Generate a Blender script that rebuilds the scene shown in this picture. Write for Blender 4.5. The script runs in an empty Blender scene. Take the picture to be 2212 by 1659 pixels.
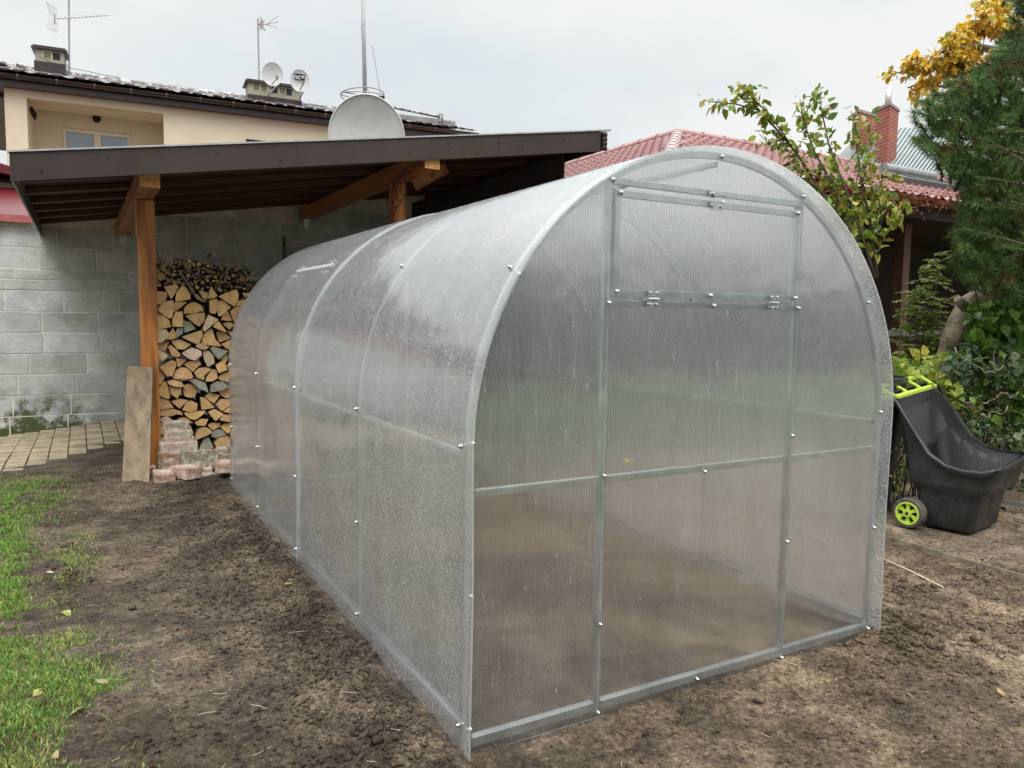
import bpy, math, random
import numpy as np
from mathutils import Vector, Matrix
random.seed(7); RNG = np.random.RandomState(11)
SC = bpy.context.scene; COL = SC.collection
R = math.radians

# ------------------------------------------------------------------ camera
CAM = np.array([-0.98383, -1.97724, 1.30035]); YAW, PIT, ROL, F = 0.51707, 0.08771, 0.01526, 1641.2
fw = np.array([math.sin(YAW)*math.cos(PIT), math.cos(YAW)*math.cos(PIT), -math.sin(PIT)])
r0 = np.array([math.cos(YAW), -math.sin(YAW), 0.]); u0 = np.cross(r0, fw)
rt = r0*math.cos(ROL)+u0*math.sin(ROL); up = -r0*math.sin(ROL)+u0*math.cos(ROL)
cd = bpy.data.cameras.new('camera'); cam = bpy.data.objects.new('camera', cd); COL.objects.link(cam)
cd.sensor_width = 36; cd.lens = 36*F/2212.; cd.clip_start = .05; cd.clip_end = 2000
cam.matrix_world = Matrix(((rt[0], up[0], -fw[0], CAM[0]), (rt[1], up[1], -fw[1], CAM[1]), (rt[2], up[2], -fw[2], CAM[2]), (0, 0, 0, 1)))
SC.camera = cam
# ------------------------------------------------------------------ world, sun, exposure
SUN_EL, SUN_AZ = R(58), R(200)
w = bpy.data.worlds.new('World'); SC.world = w; w.use_nodes = True
nt = w.node_tree; N = nt.nodes; L = nt.links; N.clear()
out = N.new('ShaderNodeOutputWorld'); bg = N.new('ShaderNodeBackground'); sky = N.new('ShaderNodeTexSky')
sky.sky_type = 'NISHITA'; sky.sun_disc = False; sky.sun_elevation = SUN_EL; sky.sun_rotation = SUN_AZ
sky.air_density = 1.5; sky.dust_density = 4
tc = N.new('ShaderNodeTexCoord'); mp = N.new('ShaderNodeMapping'); mp.inputs['Scale'].default_value = (1, 1, 2.6)
mp.inputs['Location'].default_value = (3.1, .7, 0)
no = N.new('ShaderNodeTexNoise'); no.inputs['Scale'].default_value = 1.7; no.inputs['Detail'].default_value = 5; no.inputs['Roughness'].default_value = .5
cr = N.new('ShaderNodeValToRGB'); cr.color_ramp.elements[0].position = .33; cr.color_ramp.elements[1].position = .66
cr.color_ramp.elements[0].color = (6.2, 6.75, 7.05, 1); cr.color_ramp.elements[1].color = (8.5, 8.5, 8.2, 1)
mx = N.new('ShaderNodeMix'); mx.data_type = 'RGBA'; mx.inputs[0].default_value = .93
L.new(tc.outputs['Generated'], mp.inputs[0]); L.new(mp.outputs[0], no.inputs['Vector']); L.new(no.outputs[0], cr.inputs[0])
L.new(sky.outputs[0], mx.inputs[6]); L.new(cr.outputs[0], mx.inputs[7]); 
sxy = N.new('ShaderNodeSeparateXYZ'); L.new(tc.outputs['Generated'], sxy.inputs[0]); mr = N.new('ShaderNodeMapRange'); mr.interpolation_type = 'SMOOTHSTEP'
mr.inputs[1].default_value = .38; mr.inputs[2].default_value = 1.0; mr.inputs[3].default_value = 1.0; mr.inputs[4].default_value = 4.2; L.new(sxy.outputs[2], mr.inputs[0])
vm = N.new('ShaderNodeVectorMath'); vm.operation = 'SCALE'; L.new(mx.outputs[2], vm.inputs[0]); L.new(mr.outputs[0], vm.inputs['Scale']); L.new(vm.outputs[0], bg.inputs[0])
bg.inputs[1].default_value = .1; L.new(bg.outputs[0], out.inputs[0])
sd = bpy.data.lights.new('sun', 'SUN'); sd.energy = 1.5; sd.angle = R(35); sd.color = (1, .97, .92)
sun = bpy.data.objects.new('sun', sd); COL.objects.link(sun); sun.location = (0, 0, 20)
sdir = Vector((math.sin(SUN_AZ)*math.cos(SUN_EL), math.cos(SUN_AZ)*math.cos(SUN_EL), math.sin(SUN_EL)))
sun.rotation_euler = sdir.to_track_quat('Z', 'Y').to_euler()
SC.view_settings.view_transform = 'Standard'; SC.view_settings.look = 'None'; SC.view_settings.gamma = 1
SC.view_settings.exposure = 0.25
cy = SC.cycles; cy.use_denoising = True; cy.max_bounces = 10; cy.transparent_max_bounces = 16
cy.transmission_bounces = 8; cy.diffuse_bounces = 4; cy.glossy_bounces = 4
cy.caustics_reflective = True; cy.caustics_refractive = True; cy.sample_clamp_indirect = 6

# ------------------------------------------------------------------ point helpers (photo px in a 2212 x 1659 frame)
def ray(px, py): return fw + rt*(px-1106)/F + up*(829.5-py)/F
def UY(px, py, y):
    d = ray(px, py); return CAM + d*(y-CAM[1])/d[1]
def UX(px, py, x):
    d = ray(px, py); return CAM + d*(x-CAM[0])/d[0]
def UZ(px, py, z):
    d = ray(px, py); return CAM + d*(z-CAM[2])/d[2]
def UD(px, py, dep): return CAM + ray(px, py)*dep

# ------------------------------------------------------------------ noise
_G = RNG.rand(256, 256)
def vnoise(x, y):
    xi = np.floor(x).astype(int); yi = np.floor(y).astype(int); fx = x-xi; fy = y-yi
    fx = fx*fx*(3-2*fx); fy = fy*fy*(3-2*fy); a = xi % 256; b = yi % 256; c = (xi+1) % 256; d = (yi+1) % 256
    return (_G[a, b]*(1-fx)+_G[c, b]*fx)*(1-fy)+(_G[a, d]*(1-fx)+_G[c, d]*fx)*fy
def fbm(x, y, o=4):
    s = 0; a = .5
    for k in range(o): s = s+a*vnoise(x*2**k+17*k, y*2**k+31*k); a *= .5
    return s
def sstep(a, b, x):
    t = np.clip((x-a)/(b-a), 0, 1); return t*t*(3-2*t)

# ------------------------------------------------------------------ mesh builder
class MB:
    def __init__(s): s.v = []; s.f = []; s.m = []; s.c = []; s.uv = None
    def add(s, vs, fs, m=0, c=None):
        o = len(s.v); s.v += [tuple(map(float, p)) for p in vs]; s.c += [c or (1, 1, 1)]*len(vs)
        for f in fs: s.f.append(tuple(o+i for i in f)); s.m.append(m)
    def obox(s, c, ax, ay, az, m=0, col=None):
        c, ax, ay, az = map(lambda q: np.array(q, float), (c, ax, ay, az)); vs = []
        for k in (-1, 1):
            for j in (-1, 1):
                for i in (-1, 1): vs.append(c+ax*i+ay*j+az*k)
        s.add(vs, [(0, 2, 3, 1), (4, 5, 7, 6), (0, 1, 5, 4), (2, 6, 7, 3), (0, 4, 6, 2), (1, 3, 7, 5)], m, col)
    def box(s, x0, x1, y0, y1, z0, z1, m=0, col=None):
        s.obox(((x0+x1)/2, (y0+y1)/2, (z0+z1)/2), ((x1-x0)/2, 0, 0), (0, (y1-y0)/2, 0), (0, 0, (z1-z0)/2), m, col)
    def bar(s, a, b, wd, ht, m=0, upv=(0, 0, 1), col=None):
        a = np.array(a, float); b = np.array(b, float); d = b-a; l = np.linalg.norm(d); d /= l
        q = np.cross(d, upv); n = np.linalg.norm(q)
        if n < 1e-4: q = np.cross(d, (1, 0, 0)); n = np.linalg.norm(q)
        q /= n; t = np.cross(q, d)
        s.obox((a+b)/2, d*l/2, q*wd/2, t*ht/2, m, col)
    def tube(s, pts, r, n=8, m=0, cap=True, col=None):
        pts = [np.array(p, float) for p in pts]; k = len(pts); rs = r if hasattr(r, '__len__') else [r]*k
        ref = np.array([.3, .2, .9]); vs = []
        for i, p in enumerate(pts):
            d = pts[min(i+1, k-1)]-pts[max(i-1, 0)]; d /= np.linalg.norm(d)+1e-9
            a = np.cross(d, ref); 
            if np.linalg.norm(a) < .1: a = np.cross(d, (1, 0, 0))
            a /= np.linalg.norm(a); b = np.cross(d, a)
            for j in range(n):
                t = 2*math.pi*j/n; vs.append(p+(a*math.cos(t)+b*math.sin(t))*rs[i])
        fs = [(i*n+j, i*n+(j+1) % n, (i+1)*n+(j+1) % n, (i+1)*n+j) for i in range(k-1) for j in range(n)]
        if cap: fs += [tuple(range(n-1, -1, -1)), tuple((k-1)*n+j for j in range(n))]
        s.add(vs, fs, m, col)
    def loft(s, rings, close=True, m=0, caps=False, col=None):
        n = len(rings[0]); vs = [p for r in rings for p in r]; fs = []
        for i in range(len(rings)-1):
            for j in range(n if close else n-1):
                k = (j+1) % n; fs.append((i*n+j, i*n+k, (i+1)*n+k, (i+1)*n+j))
        if caps: fs += [tuple(range(n-1, -1, -1)), tuple((len(rings)-1)*n+j for j in range(n))]
        s.add(vs, fs, m, col)
    def prism(s, poly, off, m=0, mside=None, col=None):
        n = len(poly); a = [np.array(p, float) for p in poly]; b = [p+np.array(off, float) for p in a]
        o = len(s.v); s.add(a+b, [], m, col)
        s.f.append(tuple(o+i for i in range(n))); s.m.append(m)
        s.f.append(tuple(o+n+i for i in range(n-1, -1, -1))); s.m.append(m)
        for i in range(n):
            j = (i+1) % n; s.f.append((o+i, o+n+i, o+n+j, o+j)); s.m.append(m if mside is None else mside)
    def build(s, name, mats, parent=None, smooth=False, bevel=0, sharp=None):
        me = bpy.data.meshes.new(name); me.from_pydata(s.v, [], s.f)
        mats = mats if isinstance(mats, (list, tuple)) else [mats]
        for q in mats: me.materials.append(q)
        if len(mats) > 1: me.polygons.foreach_set('material_index', s.m)
        if any(c != (1, 1, 1) for c in s.c[:1]+s.c[-1:]) or any(c != (1, 1, 1) for c in s.c[::37]):
            at = me.color_attributes.new('tint', 'FLOAT_COLOR', 'POINT')
            at.data.foreach_set('color', [x for c in s.c for x in (*c, 1)])
        return link(name, me, parent, smooth, bevel, sharp)
def link(name, me, parent=None, smooth=False, bevel=0, sharp=None):
    import bmesh
    bm = bmesh.new(); bm.from_mesh(me); bmesh.ops.recalc_face_normals(bm, faces=bm.faces) if smooth != 'keep' else None
    bm.to_mesh(me); bm.free()
    if smooth: 
        me.polygons.foreach_set('use_smooth', [True]*len(me.polygons))
        if sharp: me.set_sharp_from_angle(angle=R(sharp))
    o = bpy.data.objects.new(name, me); COL.objects.link(o)
    if parent is not None: o.parent = parent
    if bevel:
        md = o.modifiers.new('bevel', 'BEVEL'); md.width = bevel; md.segments = 2; md.limit_method = 'ANGLE'; md.angle_limit = R(40)
    return o
def npmesh(name, V, Fc, mat, parent=None, C=None, smooth=False):
    V = np.asarray(V, np.float32); Fc = np.asarray(Fc, np.int32); k = Fc.shape[1]
    me = bpy.data.meshes.new(name); me.vertices.add(len(V)); me.vertices.foreach_set('co', V.ravel())
    me.loops.add(Fc.size); me.loops.foreach_set('vertex_index', Fc.ravel())
    me.polygons.add(len(Fc)); me.polygons.foreach_set('loop_start', np.arange(0, Fc.size, k, dtype=np.int32))
    me.polygons.foreach_set('loop_total', np.full(len(Fc), k, np.int32)); me.update(calc_edges=True); me.validate()
    me.materials.append(mat)
    if smooth: me.polygons.foreach_set('use_smooth', [True]*len(me.polygons))
    if C is not None:
        at = me.color_attributes.new('tint', 'FLOAT_COLOR', 'POINT')
        at.data.foreach_set('color', np.concatenate([C, np.ones((len(C), 1))], 1).astype(np.float32).ravel())
    o = bpy.data.objects.new(name, me); COL.objects.link(o)
    if parent is not None: o.parent = parent
    return o
def thing(name, label, cat, group=None, loc=(0, 0, 0)):
    o = bpy.data.objects.new(name, None); COL.objects.link(o); o.location = loc; o.empty_display_size = .1
    return tag(o, label, cat, group)
def tag(o, label=None, cat=None, group=None, kind=None):
    if label: o['label'] = label
    if cat: o['category'] = cat
    if group: o['group'] = group
    if kind: o['kind'] = kind
    return o

# ------------------------------------------------------------------ materials
def newmat(name):
    m = bpy.data.materials.new(name); m.use_nodes = True; t = m.node_tree; b = t.nodes['Principled BSDF']; return m, t, b
def ramp(t, src, c0, c1, p0=.35, p1=.65):
    q = t.nodes.new('ShaderNodeValToRGB'); q.color_ramp.elements[0].position = p0; q.color_ramp.elements[1].position = p1
    q.color_ramp.elements[0].color = (*c0, 1); q.color_ramp.elements[1].color = (*c1, 1); t.links.new(src, q.inputs[0]); return q.outputs[0]
def noise(t, scale, detail=4, rough=.55, vec=None, dist=0):
    n = t.nodes.new('ShaderNodeTexNoise'); n.inputs['Scale'].default_value = scale; n.inputs['Detail'].default_value = detail
    n.inputs['Roughness'].default_value = rough; n.inputs['Distortion'].default_value = dist
    if vec is not None: t.links.new(vec, n.inputs['Vector'])
    return n.outputs[0]
def objvec(t, sc=(1, 1, 1)):
    c = t.nodes.new('ShaderNodeTexCoord'); m = t.nodes.new('ShaderNodeMapping'); m.inputs['Scale'].default_value = sc
    t.links.new(c.outputs['Object'], m.inputs[0]); return m.outputs[0]
def mixc(t, a, b, f, mode='MIX'):
    q = t.nodes.new('ShaderNodeMix'); q.data_type = 'RGBA'; q.blend_type = mode
    for s, i in ((f, 0), (a, 6), (b, 7)):
        if hasattr(s, 'links'): t.links.new(s, q.inputs[i])
        else: q.inputs[i].default_value = s if i == 0 else (*s, 1)
    return q.outputs[2]
def math_(t, op, a, b=None, c=None, clamp=False):
    q = t.nodes.new('ShaderNodeMath'); q.operation = op; q.use_clamp = clamp
    for i, s in enumerate((a, b, c)):
        if s is None: continue
        if hasattr(s, 'links'): t.links.new(s, q.inputs[i])
        else: q.inputs[i].default_value = s
    return q.outputs[0]
def bump(t, h, dist=.01, st=1, nrm=None):
    q = t.nodes.new('ShaderNodeBump'); q.inputs['Strength'].default_value = st; q.inputs['Distance'].default_value = dist
    t.links.new(h, q.inputs['Height'])
    if nrm is not None: t.links.new(nrm, q.inputs['Normal'])
    return q.outputs[0]
def tintmul(t, col):
    a = t.nodes.new('ShaderNodeVertexColor'); a.layer_name = 'tint'; return mixc(t, col, a.outputs[0], 1.0, 'MULTIPLY')
def surf(name, c0, c1=None, rough=.7, scale=8, sc=(1, 1, 1), bd=.003, bscale=60, metal=0, tint=False, p0=.35, p1=.65, spec=None, bst=1, detail=5):
    m, t, b = newmat(name); v = objvec(t, sc); c1 = c1 or tuple(x*.7 for x in c0)
    col = ramp(t, noise(t, scale, detail, .6, v), c0, c1, p0, p1)
    if tint: col = tintmul(t, col)
    t.links.new(col, b.inputs['Base Color']); b.inputs['Roughness'].default_value = rough; b.inputs['Metallic'].default_value = metal
    if spec is not None: b.inputs['Specular IOR Level'].default_value = spec
    if bd: t.links.new(bump(t, noise(t, bscale, 4, .6, v), bd, bst), b.inputs['Normal'])
    return m
def leafmat(name, trans=.35):
    m, t, b = newmat(name); a = t.nodes.new('ShaderNodeVertexColor'); a.layer_name = 'tint'
    v = objvec(t); col = mixc(t, a.outputs[0], ramp(t, noise(t, 40, 3, .6, v), (.55, .5, .4), (1.2, 1.2, 1.2)), 1.0, 'MULTIPLY')
    t.links.new(col, b.inputs['Base Color']); b.inputs['Roughness'].default_value = .45
    tr = t.nodes.new('ShaderNodeBsdfTranslucent'); t.links.new(col, tr.inputs[0]); mxs = t.nodes.new('ShaderNodeMixShader'); mxs.inputs[0].default_value = trans
    t.links.new(b.outputs[0], mxs.inputs[1]); t.links.new(tr.outputs[0], mxs.inputs[2]); t.links.new(mxs.outputs[0], t.nodes['Material Output'].inputs[0])
    return m
LEAF = leafmat('leaf'); NEEDLE = leafmat('needle', .2); NEEDLE.node_tree.nodes['Principled BSDF'].inputs['Specular IOR Level'].default_value = .15; GRASSM = leafmat('grass_blade', .3)
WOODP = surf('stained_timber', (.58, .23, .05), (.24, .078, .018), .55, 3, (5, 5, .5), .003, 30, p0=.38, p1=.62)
WOODB = surf('stained_timber_lengthwise', (.36, .14, .04), (.17, .06, .018), .55, 3, (6, .6, 6), .002, 30)  # beam colour darkened for the shade under the roof
WOODR = surf('shaded_rafter_timber', (.13, .042, .018), (.065, .02, .009), .6, 3, (.6, 6, 6), .002, 30)  # shade of the roof underside is put into the rafter colour
WOODE = surf('sawn_timber_end', (.62, .33, .12), (.40, .18, .05), .8, 30, (1, 1, 1), .004, 90)
STEEL = surf('galvanised_steel', (.58, .61, .61), (.41, .44, .44), .3, 12, bd=.0005, bscale=50, metal=.8)
BOLT = surf('zinc_bolt', (.75, .77, .78), (.55, .57, .58), .25, 20, bd=0, metal=1)
DARKM = surf('brown_sheet_metal', (.050, .036, .031), (.038, .027, .023), .5, 2.5, bd=.001, bscale=4, spec=.3)
ROOFLIP = surf('pale_roof_edge', (.42, .42, .42), (.3, .3, .3), .4, 9, bd=0)
PLANK = surf('weathered_plank', (.31, .235, .15), (.15, .115, .078), .8, 3.5, (4, 4, .35), .004, 40)
BLOCK = None
def blockmat():
    m, t, b = newmat('aerated_block'); v = objvec(t); v2 = objvec(t, (1, 1, 5))
    c = ramp(t, noise(t, 3.2, 6, .65, v), (.38, .395, .40), (.60, .615, .615)); c = tintmul(t, c)
    c = mixc(t, c, ramp(t, noise(t, 14, 5, .7, v2), (.72, .70, .66), (1.05, 1.05, 1.05), .3, .55), .8, 'MULTIPLY')
    sx = t.nodes.new('ShaderNodeSeparateXYZ'); t.links.new(objvec(t), sx.inputs[0])
    low = math_(t, 'SUBTRACT', .42, sx.outputs[2]); low = math_(t, 'MULTIPLY', low, 2.6, clamp=True)
    lft = math_(t, 'SUBTRACT', -.55, sx.outputs[0]); lft = math_(t, 'MULTIPLY', lft, 1.2, clamp=True)
    ns = ramp(t, noise(t, 3.5, 5, .7, v), (0, 0, 0), (1, 1, 1), .42, .56)
    k = math_(t, 'MULTIPLY', low, lft, clamp=True); k = math_(t, 'MULTIPLY', k, ns)
    c = mixc(t, c, (.075, .095, .03), math_(t, 'MULTIPLY', k, 1.6, clamp=True))
    t.links.new(c, b.inputs['Base Color']); b.inputs['Roughness'].default_value = .9
    h = noise(t, 45, 6, .7, v2); t.links.new(bump(t, h, .006, .8), b.inputs['Normal']); return m
BLOCK = blockmat()
MORTAR = surf('mortar', (.78, .74, .66), (.55, .51, .45), .95, 9, bd=.006, bscale=60)
PLASTER = surf('cream_render', (.70, .61, .46), (.64, .55, .41), .9, 1.3, bd=.0015, bscale=140)
PLASTER2 = surf('grey_render', (.36, .34, .27), (.30, .28, .22), .9, 4, bd=.002, bscale=100)
PEACH = surf('window_surround_paint', (.80, .68, .58), (.76, .64, .54), .6, 4, bd=0)
GUTTER = surf('brown_gutter', (.05, .033, .03), (.035, .024, .022), .3, 6, bd=0)
ROOFBR = surf('brown_roof_tile', (.10, .08, .08), (.46, .46, .47), .3, 9, bd=.001, bscale=20, p0=.50, p1=.60)
DARKV = surf('dark_opening', (.015, .014, .013), (.01, .01, .01), .8, 4, bd=0)
WHITEP = surf('white_paint', (.78, .79, .78), (.70, .71, .71), .4, 3, bd=0)
DISH = surf('weathered_dish', (.60, .62, .60), (.50, .52, .50), .45, 3, bd=.0005, bscale=30)
ANT = surf('antenna_metal', (.42, .38, .40), (.30, .27, .3), .4, 6, bd=0, metal=.5)
REDM = surf('red_sheet_metal', (.13, .010, .014), (.10, .008, .011), .35, 4, bd=.001, bscale=20)
def redtile():
    m, t, b = newmat('red_metal_tile'); v = objvec(t)
    c = ramp(t, noise(t, 2.5, 4, .6, v), (.23, .08, .076), (.32, .125, .115)); t.links.new(c, b.inputs['Base Color'])
    b.inputs['Roughness'].default_value = .38; b.inputs['Coat Weight'].default_value = .6; b.inputs['Coat Roughness'].default_value = .25
    t.links.new(bump(t, noise(t, 60, 3, .6, v), .001), b.inputs['Normal']); return m
REDT = redtile()
REDCAP = surf('ridge_cap', (.45, .33, .32), (.35, .25, .24), .4, 4, bd=0)
TEAL = surf('grey_green_sheet', (.22, .27, .26), (.17, .21, .205), .35, 4, bd=0, metal=.3)
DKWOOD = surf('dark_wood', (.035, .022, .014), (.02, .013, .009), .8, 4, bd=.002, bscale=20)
OLDWOOD = surf('grey_wood', (.14, .13, .12), (.09, .085, .08), .8, 6, bd=.002, bscale=30)
BARK = surf('bark', (.20, .15, .11), (.10, .075, .055), .9, 25, (1, 1, .4), .012, 40)
PBARK = surf('pine_bark', (.44, .34, .25), (.22, .165, .12), .85, 14, (1, 1, 1), .02, 26)
TWIG = surf('twig_bark', (.10, .075, .055), (.055, .04, .03), .9, 30, bd=.003, bscale=60)
REDTWIG = surf('dry_vine', (.20, .07, .04), (.11, .04, .025), .9, 20, bd=.002, bscale=40)
BLACKP = None
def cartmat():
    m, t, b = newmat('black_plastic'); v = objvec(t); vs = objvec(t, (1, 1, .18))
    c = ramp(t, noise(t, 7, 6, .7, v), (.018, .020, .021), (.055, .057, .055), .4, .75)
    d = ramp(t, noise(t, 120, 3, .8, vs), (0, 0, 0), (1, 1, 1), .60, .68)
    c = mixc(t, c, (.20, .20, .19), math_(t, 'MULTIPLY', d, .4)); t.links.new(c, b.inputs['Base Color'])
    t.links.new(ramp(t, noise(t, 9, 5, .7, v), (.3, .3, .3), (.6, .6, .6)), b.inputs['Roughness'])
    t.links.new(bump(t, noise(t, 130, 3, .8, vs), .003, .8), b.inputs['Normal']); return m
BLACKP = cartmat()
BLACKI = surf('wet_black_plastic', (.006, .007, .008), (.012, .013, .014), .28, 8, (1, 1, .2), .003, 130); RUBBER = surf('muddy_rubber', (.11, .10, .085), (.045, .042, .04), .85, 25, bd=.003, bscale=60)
LIME = surf('lime_plastic', (.50, .68, .08), (.45, .62, .07), .4, 9, bd=0)
CABLE = surf('black_cable', (.01, .01, .01), (.015, .015, .015), .5, bd=0)
CREAM = surf('pale_stick', (.62, .55, .42), (.45, .38, .28), .8, 20, bd=.001)
GLASS = None
def glassmat():
    m, t, b = newmat('window_glass'); b.inputs['Base Color'].default_value = (.16, .22, .30, 1); b.inputs['Roughness'].default_value = .06
    b.inputs['Specular IOR Level'].default_value = .9; b.inputs['Coat Weight'].default_value = 1; return m
GLASS = glassmat()
def brickwall():
    m, t, b = newmat('red_brickwork'); c = t.nodes.new('ShaderNodeTexCoord'); mp = t.nodes.new('ShaderNodeMapping')
    sx = t.nodes.new('ShaderNodeSeparateXYZ'); t.links.new(c.outputs['Object'], sx.inputs[0])
    cb = t.nodes.new('ShaderNodeCombineXYZ'); t.links.new(math_(t, 'ADD', sx.outputs[0], sx.outputs[1]), cb.inputs[0]); t.links.new(sx.outputs[2], cb.inputs[1])
    br = t.nodes.new('ShaderNodeTexBrick'); t.links.new(cb.outputs[0], br.inputs['Vector']); br.inputs['Scale'].default_value = 1
    br.inputs['Brick Width'].default_value = .24; br.inputs['Row Height'].default_value = .075; br.inputs['Mortar Size'].default_value = .008
    br.inputs['Color1'].default_value = (.36, .085, .05, 1); br.inputs['Color2'].default_value = (.26, .06, .04, 1); br.inputs['Mortar'].default_value = (.30, .22, .19, 1)
    t.links.new(br.outputs[0], b.inputs['Base Color']); b.inputs['Roughness'].default_value = .85
    t.links.new(bump(t, br.outputs[1], .01, -.8), b.inputs['Normal']); return m
BRW = brickwall()
def usedbrick():
    m, t, b = newmat('salvaged_brick'); v = objvec(t)
    c = tintmul(t, ramp(t, noise(t, 22, 5, .7, v), (.75, .75, .75), (1.15, 1.15, 1.15)))
    k = ramp(t, noise(t, 11, 6, .75, v), (0, 0, 0), (1, 1, 1), .47, .60)
    c = mixc(t, c, (.58, .52, .43), math_(t, 'MULTIPLY', k, .85))
    t.links.new(c, b.inputs['Base Color']); b.inputs['Roughness'].default_value = .92
    t.links.new(bump(t, noise(t, 50, 6, .7, v), .012, .9), b.inputs['Normal']); return m
UBRICK = usedbrick()
def logend():
    m, t, b = newmat('log_end_grain'); oi = t.nodes.new('ShaderNodeObjectInfo')
    tc2 = t.nodes.new('ShaderNodeTexCoord'); mp = t.nodes.new('ShaderNodeMapping'); t.links.new(tc2.outputs['Object'], mp.inputs[0])
    wv = t.nodes.new('ShaderNodeTexWave'); wv.wave_type = 'RINGS'; wv.rings_direction = 'Y'; wv.inputs['Scale'].default_value = 30; wv.inputs['Distortion'].default_value = 3
    wv.inputs['Detail'].default_value = 2; wv.inputs['Detail Scale'].default_value = 1.2; t.links.new(mp.outputs[0], wv.inputs['Vector'])
    c = ramp(t, noise(t, 13, 5, .6, mp.outputs[0]), (.80, .78, .75), (1.12, 1.1, 1.06)); c = tintmul(t, c)
    c = mixc(t, c, ramp(t, wv.outputs[1], (.80, .76, .70), (1.05, 1.05, 1.05)), .7, 'MULTIPLY')
    c = mixc(t, c, ramp(t, noise(t, 60, 4, .8, mp.outputs[0]), (.5, .42, .34), (1, 1, 1), .33, .43), .8, 'MULTIPLY')
    sx = t.nodes.new('ShaderNodeSeparateXYZ'); t.links.new(mp.outputs[0], sx.inputs[0]); an = math_(t, 'ARCTAN2', sx.outputs[2], sx.outputs[0])
    cb = t.nodes.new('ShaderNodeCombineXYZ'); t.links.new(math_(t, 'MULTIPLY', an, 2.2), cb.inputs[0]); t.links.new(math_(t, 'MULTIPLY', oi.outputs['Random'], 30), cb.inputs[1]); t.links.new(math_(t, 'MULTIPLY', noise(t, 9, 3, .5, mp.outputs[0]), .8), cb.inputs[2])
    ck = t.nodes.new('ShaderNodeTexNoise'); ck.inputs['Scale'].default_value = 3; ck.inputs['Detail'].default_value = 1; t.links.new(cb.outputs[0], ck.inputs['Vector'])
    cl_ = math_(t, 'LESS_THAN', math_(t, 'ABSOLUTE', math_(t, 'SUBTRACT', ck.outputs[0], .5)), .010); c = mixc(t, c, (.13, .08, .04), math_(t, 'MULTIPLY', cl_, .8))
    t.links.new(c, b.inputs['Base Color']); b.inputs['Roughness'].default_value = .85
    t.links.new(bump(t, noise(t, 90, 4, .7, mp.outputs[0]), .004), b.inputs['Normal']); return m
LOGEND = logend()
LOGSIDE = surf('log_side', (.19, .12, .07), (.09, .06, .04), .9, 18, bd=.006, bscale=50)

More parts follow.
